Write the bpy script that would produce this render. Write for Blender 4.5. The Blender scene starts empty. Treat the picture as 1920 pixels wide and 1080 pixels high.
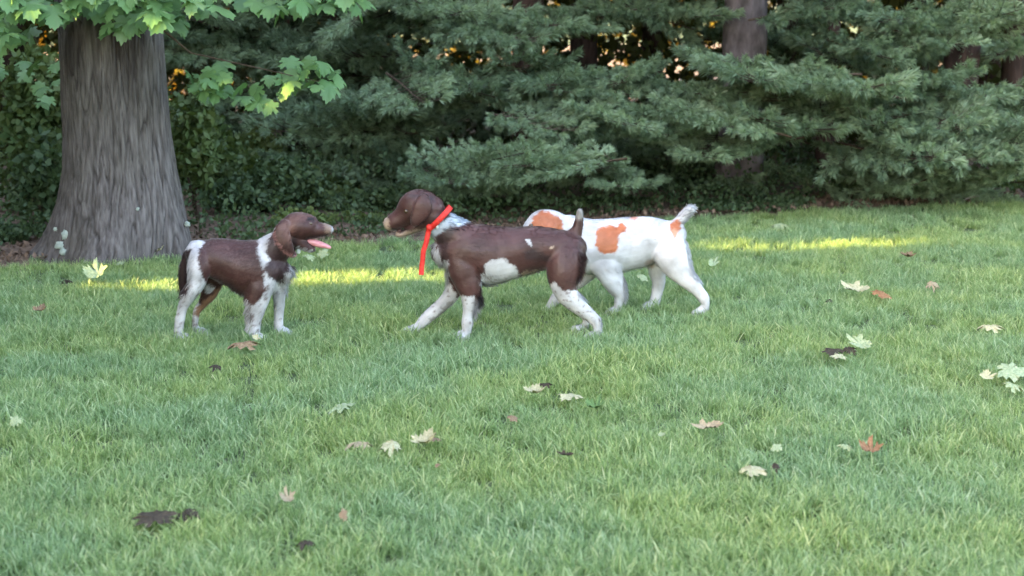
import bpy, math, random
import numpy as np
from mathutils import Vector, Matrix, noise as mnoise
R = math.radians
rng = np.random.default_rng(7)
random.seed(7)
scene = bpy.context.scene
C = scene.collection

# ------------------------------------------------------------------ camera
PITCH = math.atan(545 / 3000); F = 3000.0; CAMH = 1.5
cam_d = bpy.data.cameras.new('camera'); cam = bpy.data.objects.new('camera', cam_d); C.objects.link(cam)
cam.location = (0, 0, CAMH); cam.rotation_euler = (math.pi / 2 - PITCH, 0, 0)
cam_d.sensor_width = 36; cam_d.lens = 36 * F / 1920; cam_d.clip_end = 400; cam_d.clip_start = 0.05
cam_d.dof.use_dof = True; cam_d.dof.focus_distance = 6.9; cam_d.dof.aperture_fstop = 3.6
scene.camera = cam

# ------------------------------------------------------------------ light
SUN_EL = 18.0
SUN_DIR = Vector((-0.95, -0.32, 0)).normalized() * math.cos(R(SUN_EL)) + Vector((0, 0, math.sin(R(SUN_EL))))
world = bpy.data.worlds.new('World'); scene.world = world; world.use_nodes = True
wn = world.node_tree.nodes; wl = world.node_tree.links
bg = wn['Background']
sky = wn.new('ShaderNodeTexSky'); sky.sky_type = 'NISHITA'; sky.sun_disc = False
sky.sun_elevation = R(SUN_EL); sky.sun_rotation = math.atan2(SUN_DIR.x, SUN_DIR.y)
sky.air_density = 1.0; sky.dust_density = 3.5; sky.ozone_density = 0.6
tint = wn.new('ShaderNodeMix'); tint.data_type = 'RGBA'; tint.blend_type = 'MULTIPLY'
tint.inputs[0].default_value = 1.0; tint.inputs[7].default_value = (1.0, 0.905, 0.84, 1)   # the camera's warm white balance, even over the whole sky
wl.new(sky.outputs[0], tint.inputs[6]); wl.new(tint.outputs[2], bg.inputs[0]); bg.inputs[1].default_value = 0.15
sd = bpy.data.lights.new('sun', 'SUN'); sun = bpy.data.objects.new('sun', sd); C.objects.link(sun)
sd.energy = 2.6; sd.angle = R(0.5); sd.color = (1.0, 0.74, 0.26)
sun.rotation_euler = SUN_DIR.to_track_quat('Z', 'Y').to_euler()
vs = scene.view_settings
vs.view_transform = 'Standard'; vs.look = 'None'; vs.gamma = 1; vs.use_curve_mapping = False; vs.exposure = 3.62
cy = scene.cycles
cy.max_bounces = 6; cy.diffuse_bounces = 3; cy.glossy_bounces = 2; cy.transmission_bounces = 4; cy.transparent_max_bounces = 4
cy.use_denoising = True
cy.filter_width = 1.5

# ------------------------------------------------------------------ photo pixel -> place
SP, CP = math.sin(PITCH), math.cos(PITCH)
def ground(px, py):
    x, y = (px - 960) / F, (540 - py) / F
    t = CAMH / (SP - y * CP)
    return Vector((x * t, (CP + y * SP) * t, 0))
def onplane(px, py, Y):
    x, y = (px - 960) / F, (540 - py) / F
    t = Y / (CP + y * SP)
    return Vector((x * t, Y, CAMH + (-SP + y * CP) * t))
def mscale(py, Y):                       # metres per photo pixel at depth Y
    y = (540 - py) / F
    return Y / (CP + y * SP) / F

# ------------------------------------------------------------------ helpers
def tag(o, label=None, cat=None, group=None, kind=None):
    for k, v in (('label', label), ('category', cat), ('group', group), ('kind', kind)):
        if v: o[k] = v
    return o
def link(name, me, mat=None, parent=None, loc=None):
    o = bpy.data.objects.new(name, me); C.objects.link(o)
    if mat is not None and not me.materials: me.materials.append(mat)
    if parent is not None: o.parent = parent
    if loc is not None: o.location = loc
    return o
def empty(name, loc):
    o = bpy.data.objects.new(name, None); C.objects.link(o); o.location = loc; o.empty_display_size = .1
    return o
def mesh_np(name, verts, faces, smooth=False):
    """verts (n,3); faces: (m,k) array of one size"""
    me = bpy.data.meshes.new(name); verts = np.asarray(verts, dtype=np.float32); faces = np.asarray(faces, dtype=np.int32)
    m, k = faces.shape
    me.vertices.add(len(verts)); me.vertices.foreach_set('co', verts.ravel())
    me.loops.add(m * k); me.loops.foreach_set('vertex_index', faces.ravel())
    me.polygons.add(m); me.polygons.foreach_set('loop_start', np.arange(0, m * k, k, dtype=np.int32))
    if smooth: me.polygons.foreach_set('use_smooth', np.ones(m, dtype=bool))
    me.update(calc_edges=True); return me
def fattr(me, name, vals):
    a = me.attributes.new(name, 'FLOAT', 'POINT'); a.data.foreach_set('value', np.asarray(vals, dtype=np.float32))
def cattr(me, name, vals):
    a = me.color_attributes.new(name, 'FLOAT_COLOR', 'POINT')
    v = np.ones((len(vals), 4), dtype=np.float32); v[:, :3] = vals; a.data.foreach_set('color', v.ravel())
def tube_mesh(pts, seg=10, name='tube'):
    """pts: list of (Vector, radius)"""
    V, Fc = [], []
    n = len(pts)
    for i, (p, r) in enumerate(pts):
        d = (pts[min(i + 1, n - 1)][0] - pts[max(i - 1, 0)][0]).normalized()
        a = d.cross(Vector((0.13, 1, 0.2))).normalized(); b = d.cross(a).normalized()
        for k in range(seg):
            t = 2 * math.pi * k / seg
            V.append(p + a * math.cos(t) * r + b * math.sin(t) * r)
    for i in range(n - 1):
        for k in range(seg):
            k2 = (k + 1) % seg
            Fc.append((i * seg + k, i * seg + k2, (i + 1) * seg + k2, (i + 1) * seg + k))
    me = mesh_np(name, [tuple(v) for v in V], Fc, True)
    return me

# ------------------------------------------------------------------ materials
def newmat(name):
    m = bpy.data.materials.new(name); m.use_nodes = True
    return m, m.node_tree.nodes, m.node_tree.links, m.node_tree.nodes['Principled BSDF']
def leafmat(name, c1, c2, rough=.5, trans=.35, scale=.7, spec=.3, rand=.5, tcol=None, nscale=None):
    """leaf: two base colours mixed by object/instance and by a soft world noise, part of the light passing through"""
    m, n, l, p = newmat(name)
    geo = n.new('ShaderNodeNewGeometry'); no = n.new('ShaderNodeTexNoise'); no.inputs['Scale'].default_value = nscale or scale
    no.inputs['Detail'].default_value = 4
    l.new(geo.outputs['Position'], no.inputs['Vector'])
    oi = n.new('ShaderNodeObjectInfo')
    add = n.new('ShaderNodeMath'); add.operation = 'MULTIPLY_ADD'; add.inputs[1].default_value = rand
    l.new(geo.outputs['Random Per Island'], add.inputs[0]); l.new(no.outputs[0], add.inputs[2])
    ad2 = n.new('ShaderNodeMath'); ad2.operation = 'MULTIPLY_ADD'; ad2.inputs[1].default_value = rand
    l.new(oi.outputs['Random'], ad2.inputs[0]); l.new(add.outputs[0], ad2.inputs[2])
    mr = n.new('ShaderNodeMapRange'); mr.inputs[1].default_value = .35; mr.inputs[2].default_value = .7 + 2 * rand * .8
    l.new(ad2.outputs[0], mr.inputs[0])
    mx = n.new('ShaderNodeMix'); mx.data_type = 'RGBA'; mx.inputs[6].default_value = (*c1, 1); mx.inputs[7].default_value = (*c2, 1)
    l.new(mr.outputs[0], mx.inputs[0]); l.new(mx.outputs[2], p.inputs['Base Color'])
    p.inputs['Roughness'].default_value = rough; p.inputs['Specular IOR Level'].default_value = spec
    tr = n.new('ShaderNodeBsdfTranslucent')
    g = n.new('ShaderNodeMix'); g.data_type = 'RGBA'; g.blend_type = 'MULTIPLY'; g.inputs[0].default_value = 1
    g.inputs[7].default_value = (*(tcol or (1.25, 1.15, .45)), 1); l.new(mx.outputs[2], g.inputs[6]); l.new(g.outputs[2], tr.inputs[0])
    ms = n.new('ShaderNodeMixShader'); ms.inputs[0].default_value = trans
    l.new(p.outputs[0], ms.inputs[1]); l.new(tr.outputs[0], ms.inputs[2])
    l.new(ms.outputs[0], n['Material Output'].inputs[0])
    return m
def plain(name, c1, c2, scale=8, rough=.8, stretch=(1, 1, 1), bump=.3, coord='Object', spec=.3, bdist=.01):
    m, n, l, p = newmat(name)
    tc = n.new('ShaderNodeTexCoord'); mp = n.new('ShaderNodeMapping'); mp.inputs['Scale'].default_value = stretch
    no = n.new('ShaderNodeTexNoise'); no.inputs['Scale'].default_value = scale; no.inputs['Detail'].default_value = 6
    l.new(tc.outputs[coord], mp.inputs[0]); l.new(mp.outputs[0], no.inputs['Vector'])
    cr = n.new('ShaderNodeValToRGB'); cr.color_ramp.elements[0].color = (*c1, 1); cr.color_ramp.elements[1].color = (*c2, 1)
    cr.color_ramp.elements[0].position = .35; cr.color_ramp.elements[1].position = .68
    l.new(no.outputs[0], cr.inputs[0]); l.new(cr.outputs[0], p.inputs['Base Color'])
    b = n.new('ShaderNodeBump'); b.inputs['Strength'].default_value = bump; b.inputs['Distance'].default_value = bdist
    l.new(no.outputs[0], b.inputs['Height']); l.new(b.outputs[0], p.inputs['Normal'])
    p.inputs['Roughness'].default_value = rough; p.inputs['Specular IOR Level'].default_value = spec
    return m

M = {}
M['soil'] = plain('soil', (.05, .075, .03), (.10, .13, .06), 30, .95)
M['mulch'] = plain('mulch', (.08, .055, .04), (.26, .18, .13), 26, .95, bump=.8)
M['pine'] = leafmat('pine_needles', (.09, .16, .10), (.34, .46, .30), .45, .28, 1.6, spec=.4, rand=.42, tcol=(1.1, 1.1, .6))
M['maple_leaf'] = leafmat('maple_leaf', (.10, .23, .08), (.20, .35, .14), .40, .3, 2.5, spec=.5, rand=.35, tcol=(1.1, 1.1, .6))
M['shrub'] = leafmat('shrub_leaf', (.05, .10, .035), (.15, .20, .07), .5, .3, 2.0, spec=.3, rand=.45)
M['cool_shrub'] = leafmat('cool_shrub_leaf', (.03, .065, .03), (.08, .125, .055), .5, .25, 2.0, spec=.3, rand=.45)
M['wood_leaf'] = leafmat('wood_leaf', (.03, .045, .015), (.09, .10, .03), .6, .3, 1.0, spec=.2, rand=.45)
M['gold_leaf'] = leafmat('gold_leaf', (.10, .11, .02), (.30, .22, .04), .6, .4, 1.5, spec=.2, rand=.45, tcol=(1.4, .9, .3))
M['twig'] = plain('twig', (.05, .035, .025), (.11, .08, .06), 40, .9)
M['pine_bark'] = plain('pine_bark', (.07, .06, .062), (.18, .155, .165), 14, .95, (1, 1, .5), .9, bdist=.03)
M['dark_bark'] = plain('dark_bark', (.03, .02, .016), (.09, .055, .045), 14, .95, (1, 1, .3), .9, bdist=.03)

def maple_bark():
    m, n, l, p = newmat('maple_bark')
    tc = n.new('ShaderNodeTexCoord')
    def noi(scale, stretch, det=6):
        mp = n.new('ShaderNodeMapping'); mp.inputs['Scale'].default_value = stretch
        no = n.new('ShaderNodeTexNoise'); no.inputs['Scale'].default_value = scale; no.inputs['Detail'].default_value = det
        l.new(tc.outputs['Object'], mp.inputs[0]); l.new(mp.outputs[0], no.inputs['Vector']); return no
    a = noi(48, (1, 1, .10), 10); b = noi(2.4, (1, 1, .6)); c = noi(60, (1, 1, .35))
    cr = n.new('ShaderNodeValToRGB'); e = cr.color_ramp.elements
    e[0].position = .32; e[0].color = (.068, .061, .058, 1); e[1].position = .70; e[1].color = (.18, .168, .165, 1)
    l.new(a.outputs[0], cr.inputs[0])
    mx = n.new('ShaderNodeMix'); mx.data_type = 'RGBA'; mx.blend_type = 'MULTIPLY'
    cr2 = n.new('ShaderNodeValToRGB'); e = cr2.color_ramp.elements
    e[0].position = .35; e[0].color = (.82, .82, .76, 1); e[1].position = .62; e[1].color = (1.06, 1.04, 1.06, 1)
    l.new(b.outputs[0], cr2.inputs[0]); mx.inputs[0].default_value = 1
    l.new(cr.outputs[0], mx.inputs[6]); l.new(cr2.outputs[0], mx.inputs[7])
    at = n.new('ShaderNodeAttribute'); at.attribute_name = 'crack'
    mx2 = n.new('ShaderNodeMix'); mx2.data_type = 'RGBA'; mx2.blend_type = 'MIX'; mx2.inputs[7].default_value = (.042, .036, .035, 1)
    l.new(at.outputs['Fac'], mx2.inputs[0]); l.new(mx.outputs[2], mx2.inputs[6])
    l.new(mx2.outputs[2], p.inputs['Base Color'])
    bp = n.new('ShaderNodeBump'); bp.inputs['Strength'].default_value = .7; bp.inputs['Distance'].default_value = .012
    l.new(c.outputs[0], bp.inputs['Height']); l.new(bp.outputs[0], p.inputs['Normal'])
    p.inputs['Roughness'].default_value = .95; p.inputs['Specular IOR Level'].default_value = .15
    return m
M['maple_bark'] = maple_bark()

def grassmat():
    m, n, l, p = newmat('grass_blade')
    geo = n.new('ShaderNodeNewGeometry')
    big = n.new('ShaderNodeTexNoise'); big.inputs['Scale'].default_value = 1.3; big.inputs['Detail'].default_value = 5
    l.new(geo.outputs['Position'], big.inputs['Vector'])
    cr = n.new('ShaderNodeValToRGB'); e = cr.color_ramp.elements
    e[0].position = .40; e[0].color = (.275, .415, .195, 1)      # bluish-green turf
    e[1].position = .60; e[1].color = (.32, .44, .16, 1)        # yellower patches
    l.new(big.outputs[0], cr.inputs[0])
    # single blades: some pale, some straw
    hs = n.new('ShaderNodeValToRGB'); e = hs.color_ramp.elements; hs.color_ramp.interpolation = 'LINEAR'
    e[0].position = 0; e[0].color = (.65, .72, .65, 1); e[1].position = .55; e[1].color = (1.0, 1.0, 1.0, 1)
    x = e.new(.86); x.color = (1.6, 1.4, 1.8, 1); x = e.new(.97); x.color = (2.1, 1.6, 2.2, 1)
    l.new(geo.outputs['Random Per Island'], hs.inputs[0])
    mx = n.new('ShaderNodeMix'); mx.data_type = 'RGBA'; mx.blend_type = 'MULTIPLY'; mx.inputs[0].default_value = 1
    l.new(cr.outputs[0], mx.inputs[6]); l.new(hs.outputs[0], mx.inputs[7])
    at = n.new('ShaderNodeAttribute'); at.attribute_name = 'tip'
    cr3 = n.new('ShaderNodeValToRGB'); e = cr3.color_ramp.elements
    e[0].position = 0; e[0].color = (.8, .85, .6, 1); e[1].position = 1; e[1].color = (1.1, 1.08, 1.12, 1)
    l.new(at.outputs['Fac'], cr3.inputs[0])
    mx2 = n.new('ShaderNodeMix'); mx2.data_type = 'RGBA'; mx2.blend_type = 'MULTIPLY'; mx2.inputs[0].default_value = 1
    l.new(mx.outputs[2], mx2.inputs[6]); l.new(cr3.outputs[0], mx2.inputs[7])
    l.new(mx2.outputs[2], p.inputs['Base Color'])
    p.inputs['Roughness'].default_value = .42; p.inputs['Specular IOR Level'].default_value = .45
    tr = n.new('ShaderNodeBsdfTranslucent'); l.new(mx2.outputs[2], tr.inputs[0])
    ms = n.new('ShaderNodeMixShader'); ms.inputs[0].default_value = .42
    l.new(p.outputs[0], ms.inputs[1]); l.new(tr.outputs[0], ms.inputs[2]); l.new(ms.outputs[0], n['Material Output'].inputs[0])
    return m
M['grass'] = grassmat()

def coatmat():
    m, n, l, p = newmat('dog_coat')
    at = n.new('ShaderNodeAttribute'); at.attribute_name = 'coat'
    tc = n.new('ShaderNodeTexCoord')
    mp = n.new('ShaderNodeMapping'); mp.inputs['Scale'].default_value = (.35, 1, 1)
    no = n.new('ShaderNodeTexNoise'); no.inputs['Scale'].default_value = 70; no.inputs['Detail'].default_value = 5
    l.new(tc.outputs['Object'], mp.inputs[0]); l.new(mp.outputs[0], no.inputs['Vector'])
    no2 = n.new('ShaderNodeTexNoise'); no2.inputs['Scale'].default_value = 11; l.new(tc.outputs['Object'], no2.inputs['Vector'])
    mr = n.new('ShaderNodeMapRange'); mr.inputs[1].default_value = .3; mr.inputs[2].default_value = .7; mr.inputs[3].default_value = .72; mr.inputs[4].default_value = 1.28
    l.new(no2.outputs[0], mr.inputs[0])
    mx = n.new('ShaderNodeMix'); mx.data_type = 'RGBA'; mx.blend_type = 'MULTIPLY'; mx.inputs[0].default_value = .8
    l.new(at.outputs['Color'], mx.inputs[6]); l.new(mr.outputs[0], mx.inputs[7]); l.new(mx.outputs[2], p.inputs['Base Color'])
    b = n.new('ShaderNodeBump'); b.inputs['Strength'].default_value = .3; b.inputs['Distance'].default_value = .004
    l.new(no.outputs[0], b.inputs['Height']); l.new(b.outputs[0], p.inputs['Normal'])
    p.inputs['Roughness'].default_value = .42; p.inputs['Specular IOR Level'].default_value = .45
    p.inputs['Sheen Weight'].default_value = .25; p.inputs['Sheen Roughness'].default_value = .4
    return m
M['coat'] = coatmat()
M['fur'] = M['coat'].copy(); M['fur'].name = 'dog_fur'
_n = M['fur'].node_tree.nodes; _l = M['fur'].node_tree.links; _p = _n['Principled BSDF']
_t = _n.new('ShaderNodeBsdfTranslucent'); _l.new(_p.inputs['Base Color'].links[0].from_socket, _t.inputs[0])
_m = _n.new('ShaderNodeMixShader'); _m.inputs[0].default_value = .4; _l.new(_p.outputs[0], _m.inputs[1]); _l.new(_t.outputs[0], _m.inputs[2]); _l.new(_m.outputs[0], _n['Material Output'].inputs[0])
M['nose'] = plain('nose_leather', (.07, .035, .03), (.11, .06, .05), 60, .35, spec=.5)
M['pale_nose'] = plain('pale_nose', (.40, .30, .22), (.55, .43, .33), 60, .4, spec=.5)
M['eye'] = plain('eye', (.05, .03, .015), (.09, .05, .02), 10, .08, spec=.8)
M['tongue'] = plain('tongue', (.55, .22, .24), (.65, .30, .32), 60, .3, spec=.5)
M['pink'] = plain('pink_webbing', (.50, .26, .28), (.6, .34, .35), 90, .7)
M['red'] = plain('red_webbing', (.56, .02, .018), (.72, .05, .035), 90, .55)
M['dark_strap'] = plain('dark_strap', (.05, .035, .035), (.1, .07, .07), 60, .7)
M['metal'] = plain('tag_metal', (.45, .5, .48), (.6, .65, .62), 40, .35)

# ------------------------------------------------------------------ the ground
EDGE_PX = [(-500, 522), (0, 503), (350, 487), (600, 468), (800, 452), (1100, 428), (1300, 412), (1600, 396), (1920, 385), (2500, 366)]
EDGE = [ground(*p) for p in EDGE_PX]
ex = np.array([e.x for e in EDGE]); ey = np.array([e.y for e in EDGE])
def edge_y(x): return np.interp(x, ex, ey) + .04 * np.sin(np.asarray(x) * 9) + .03 * np.sin(np.asarray(x) * 23 + 1)
me = mesh_np('ground', [(-150, -60, 0), (150, -60, 0), (150, 240, 0), (-150, 240, 0)], [(0, 1, 2, 3)])
tag(link('ground', me, M['soil']), kind='structure')
xs = np.linspace(-14, 14, 281); V = []; Fc = []
for i, x in enumerate(xs):
    y0 = float(edge_y(x))
    for j, d in enumerate((0, .15, .4, 1, 3, 8, 40)):
        z = .004 + (.03 * min(1, d / .4)) + (.012 * mnoise.noise(Vector((x * 5, (y0 + d) * 5, 0))) if d > 0 else 0)
        V.append((x, y0 + d, max(z, .004)))
for i in range(len(xs) - 1):
    for j in range(6):
        a = i * 7 + j; Fc.append((a, a + 7, a + 8, a + 1))
tag(link('forest_floor', mesh_np('forest_floor', V, Fc, True), M['mulch']), kind='structure')

# litter of bark chips along the lawn edge
def quads_cloud(P, size, aspect=1.0, up=.0, fold=0.0, rg=rng, normals=None):
    """P (n,3) centres, size (n,) -> verts, faces of kite shaped leaves with random attitude"""
    n = len(P)
    d = rg.normal(size=(n, 3)); d[:, 2] -= up; d /= np.linalg.norm(d, axis=1)[:, None]
    w = rg.normal(size=(n, 3)) if normals is None else normals
    s = np.cross(d, w); s /= np.linalg.norm(s, axis=1)[:, None]
    nn = np.cross(s, d)
    size = np.asarray(size)[:, None]
    a = P - d * size * .5; b = P + s * size * .5 * aspect + nn * size * fold; c = P + d * size * .5; e = P - s * size * .5 * aspect + nn * size * fold
    Vv = np.stack([a, b, c, e], 1).reshape(-1, 3)
    Ff = np.arange(4 * n).reshape(n, 4)
    return Vv, Ff
n = 9000
x = rng.uniform(-6, 7, n); P = np.stack([x, edge_y(x) + np.abs(rng.normal(0, .5, n)) + .02, rng.uniform(.03, .05, n)], 1)
nr = rng.normal(size=(n, 3)) * .5; nr[:, 2] += 1
Vv, Ff = quads_cloud(P, rng.uniform(.02, .06, n), .5, normals=nr)
tag(link('mulch_litter', mesh_np('mulch_litter', Vv, Ff), M['mulch']), 'brown bark chips and dead leaves strewn along the lawn edge under the trees', 'mulch', kind='stuff')

# ------------------------------------------------------------------ grass (uncountable)
def tuft(seed, nb=46, rad=.045, h=.055):
    r = np.random.default_rng(seed); V = []; Fc = []; T = []
    for b in range(nb):
        a = r.uniform(0, 2 * math.pi); q = rad * math.sqrt(r.uniform())
        bx, by = q * math.cos(a), q * math.sin(a)
        lean = r.uniform(.1, .95) ** 1.0; la = r.uniform(0, 2 * math.pi); hh = h * r.uniform(.55, 1.25); w = r.uniform(.0010, .0020)
        lx, ly = math.cos(la), math.sin(la); fa = r.uniform(0, math.pi); sx, sy = math.cos(fa) * w, math.sin(fa) * w
        base = len(V)
        for k, t in enumerate((0, .45, .8)):
            off = lean * hh * t * t * 1.1; z = hh * t * (1 - .35 * lean * t)
            ww = 1 - .45 * t
            V.append((bx + lx * off - sx * ww, by + ly * off - sy * ww, z)); V.append((bx + lx * off + sx * ww, by + ly * off + sy * ww, z)); T += [t, t]
        off = lean * hh * 1.1; V.append((bx + lx * off, by + ly * off, hh * (1 - .35 * lean))); T.append(1)
        Fc += [(base, base + 1, base + 3), (base, base + 3, base + 2), (base + 2, base + 3, base + 5), (base + 2, base + 5, base + 4), (base + 4, base + 5, base + 6)]
    me = mesh_np('grass_tuft', V, Fc, True); fattr(me, 'tip', T); me.materials.append(M['grass'])
    return bpy.data.objects.new('grass_tuft', me)
NT = 10
tufts = [tuft(100 + i) for i in range(NT)]
def lawn_points():
    out = []
    # density falls with distance
    for (y0, y1, dens) in ((2.8, 5, 520), (5, 6.5, 420), (6.5, 8.5, 340), (8.5, 13, 260)):
        half = lambda y: .34 * y + 1.2
        w = half(y1); n = int(2 * w * (y1 - y0) * dens)
        x = rng.uniform(-w, w, n); y = rng.uniform(y0, y1, n)
        k = (np.abs(x) < .34 * y + 1.2) & (y < edge_y(x) + rng.normal(0, .04, n))
        out.append(np.stack([x[k], y[k], np.zeros(k.sum())], 1))
    return np.concatenate(out)
GP = lawn_points()
# clear the maple's foot
tb = ground(205, 483)
k = ((GP[:, 0] - (onplane(205, 480, 9.3)).x) ** 2 + (GP[:, 1] - 9.35) ** 2) > .38 ** 2
GP = GP[k]
gm = bpy.data.meshes.new('grass'); gm.vertices.add(len(GP)); gm.vertices.foreach_set('co', GP.astype(np.float32).ravel())
cl = np.array([mnoise.noise(Vector((p[0] * 1.6, p[1] * 1.6, 3.3))) + .5 * mnoise.noise(Vector((p[0] * 6, p[1] * 6, 1.3))) for p in GP])
GS = np.clip(1.0 + .35 * cl + rng.normal(0, .12, len(GP)), .55, 1.7)
for fx, fy in ((335, 643), (368, 634), (475, 648), (523, 642), (785, 630), (875, 645), (1118, 643), (1100, 624), (1160, 590), (1228, 580), (1322, 585)):
    g_ = ground(fx, fy); m_ = (np.abs(GP[:, 0] - g_.x) < .09) & (GP[:, 1] > g_.y - .16) & (GP[:, 1] < g_.y + .03)
    GS[m_] *= 1.12
fattr(gm, 'gscale', GS)
a = gm.attributes.new('grot', 'FLOAT_VECTOR', 'POINT')
gr = np.stack([rng.normal(0, .12, len(GP)), rng.normal(0, .12, len(GP)), rng.uniform(0, 6.28, len(GP))], 1); a.data.foreach_set('vector', gr.astype(np.float32).ravel())
a = gm.attributes.new('gidx', 'INT', 'POINT'); a.data.foreach_set('value', rng.integers(0, NT, len(GP)).astype(np.int32))
gm.materials.append(M['grass'])
grass = link('grass', gm)
tag(grass, 'short bluish green mown lawn grass with yellower patches', 'grass', kind='stuff')
ng = bpy.data.node_groups.new('grass_tufts', 'GeometryNodeTree')
ng.interface.new_socket('Geometry', in_out='INPUT', socket_type='NodeSocketGeometry')
ng.interface.new_socket('Geometry', in_out='OUTPUT', socket_type='NodeSocketGeometry')
gi = ng.nodes.new('NodeGroupInput'); go = ng.nodes.new('NodeGroupOutput')
jo = ng.nodes.new('GeometryNodeJoinGeometry')
for t in tufts:
    oi = ng.nodes.new('GeometryNodeObjectInfo'); oi.inputs['Object'].default_value = t; oi.inputs['As Instance'].default_value = False
    gt = ng.nodes.new('GeometryNodeGeometryToInstance'); ng.links.new(oi.outputs['Geometry'], gt.inputs[0]); ng.links.new(gt.outputs[0], jo.inputs[0])
ip = ng.nodes.new('GeometryNodeInstanceOnPoints'); ip.inputs['Pick Instance'].default_value = True
def named(nm, dt):
    q = ng.nodes.new('GeometryNodeInputNamedAttribute'); q.data_type = dt; q.inputs[0].default_value = nm; return q
ng.links.new(gi.outputs[0], ip.inputs['Points']); ng.links.new(jo.outputs[0], ip.inputs['Instance'])
ng.links.new(named('gidx', 'INT').outputs[0], ip.inputs['Instance Index'])
e2r = ng.nodes.new('FunctionNodeEulerToRotation'); ng.links.new(named('grot', 'FLOAT_VECTOR').outputs[0], e2r.inputs[0])
ng.links.new(e2r.outputs[0], ip.inputs['Rotation'])
ng.links.new(named('gscale', 'FLOAT').outputs[0], ip.inputs['Scale'])
ng.links.new(ip.outputs[0], go.inputs[0])
md = grass.modifiers.new('tufts', 'NODES'); md.node_group = ng

# ------------------------------------------------------------------ maple tree
TY = 9.32
tx = onplane(208, 480, TY).x
maple = empty('maple_tree', (tx, TY, 0))
tag(maple, 'large grey-barked maple with flared base and overhanging lobed leaves', 'tree')
prof = [(-400, 100, 305), (-120, 96, 300), (-40, 100, 304), (20, 106, 304), (60, 111, 303), (150, 115, 309), (250, 119, 318), (320, 118, 328), (380, 108, 341), (420, 95, 350), (450, 82, 356), (478, 62, 362), (495, 48, 368)]
pz = np.array([onplane(0, p[0], TY).z for p in prof]); pl = np.array([onplane(p[1], p[0], TY).x for p in prof]); pr = np.array([onplane(p[2], p[0], TY).x for p in prof])
o_ = np.argsort(pz); pz, pl, pr = pz[o_], pl[o_], pr[o_]
NA, NZ = 420, 170
zs = np.concatenate([np.linspace(-.03, .6, 70), np.linspace(.61, 2.3, 100)])
th = np.linspace(0, 2 * math.pi, NA, endpoint=False)
V = np.zeros((NZ, NA, 3)); crack = np.zeros((NZ, NA))
for i, z in enumerate(zs):
    L, Rr = np.interp(z, pz, pl), np.interp(z, pz, pr); cx = (L + Rr) / 2 - tx; r = (Rr - L) / 2
    fl = max(0, 1 - z / .45) ** 2
    for j, t in enumerate(th):
        c, s = math.cos(t), math.sin(t)
        lobe = 1 + .085 * fl * math.cos(5 * t + 1.2) + .025 * math.cos(3 * t + .4) * (1 - fl) + .05 * fl * mnoise.noise(Vector((c * 3, s * 3, 4)))
        # fissures: narrow, long, wandering
        w = .25 * mnoise.noise(Vector((c * 2, s * 2, z * 2)))
        f1 = abs(mnoise.noise(Vector((c * 8 + w, s * 8 + w, z * 2.0))))
        f2 = abs(mnoise.noise(Vector((c * 21 + w * 4, s * 21, z * 6 + 7))))
        g1 = max(0, 1 - f1 / .09); g2 = max(0, 1 - f2 / .13)
        # fork: crease between the two stems, growing towards the top
        frk = math.exp(-((t - R(268 - 4)) / .09) ** 2) * min(1, max(0, (z - .95) / .6))
        dsp = -.014 * g1 ** 1.5 - .006 * g2 - .07 * frk + .006 * mnoise.noise(Vector((c * 4, s * 4, z * 3)))
        rr = r * lobe + dsp
        V[i, j] = (cx + c * rr, s * rr * (.95 - .08 * fl), z)
        # dark patches below the fork and down the right-hand stem
        st = 0
        if z > .8:
            st = max(st, 1 - math.hypot((t - R(238)) / .32, (z - 1.22 - .25 * (t - R(238))) / .17))
            st = max(st, 1 - math.hypot((t - R(306)) / .42, (z - 1.30) / .36))
        st = max(0, min(1, st * 2.6)) * (.9 + .5 * mnoise.noise(Vector((c * 9, s * 9, z * 5))))
        crack[i, j] = min(1, .75 * g1 ** 1.5 + .35 * g2 + .8 * st)
Fc = [(i * NA + j, i * NA + (j + 1) % NA, (i + 1) * NA + (j + 1) % NA, (i + 1) * NA + j) for i in range(NZ - 1) for j in range(NA)]
tm = mesh_np('trunk', V.reshape(-1, 3), Fc, True); fattr(tm, 'crack', crack.ravel())
link('trunk', tm, M['maple_bark'], maple)
# two stems above the fork and limbs
def limb(pts, parent=maple, mat='maple_bark', name='limb', seg=12):
    base = parent.location
    return link(name, tube_mesh([(Vector(p[:3]) - base, p[3]) for p in pts], seg, name), M[mat], parent)
limb([(tx - .12, TY, 2.1, .27), (tx - .3, TY, 2.8, .24), (tx - .6, TY + .1, 4.2, .19), (tx - .8, TY + .2, 6, .1)], name='limb')
limb([(tx + .14, TY, 2.1, .26), (tx + .35, TY - .05, 2.8, .22), (tx + .8, TY - .1, 4.0, .16), (tx + 1.2, TY, 5.8, .09)], name='limb')
limb([(tx - .2, TY - .25, 2.2, .05), (tx - .1, TY - .6, 2.15, .03), (tx + .5, TY - .75, 1.9, .018), (tx + 1.2, TY - .8, 1.62, .009)], name='branch', mat='twig')
limb([(tx + .1, TY - .3, 1.75, .03), (tx + .3, TY - .42, 1.45, .010), (tx + .6, TY - .44, 1.2, .004), (tx + 1.3, TY - .40, 1.04, .0025)], name='branch', mat='twig')
limb([(tx - .2, TY - .2, 2.2, .04), (tx - .7, TY - .5, 1.9, .02), (tx - 1.2, TY - .6, 1.5, .008)], name='branch', mat='twig')
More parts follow.
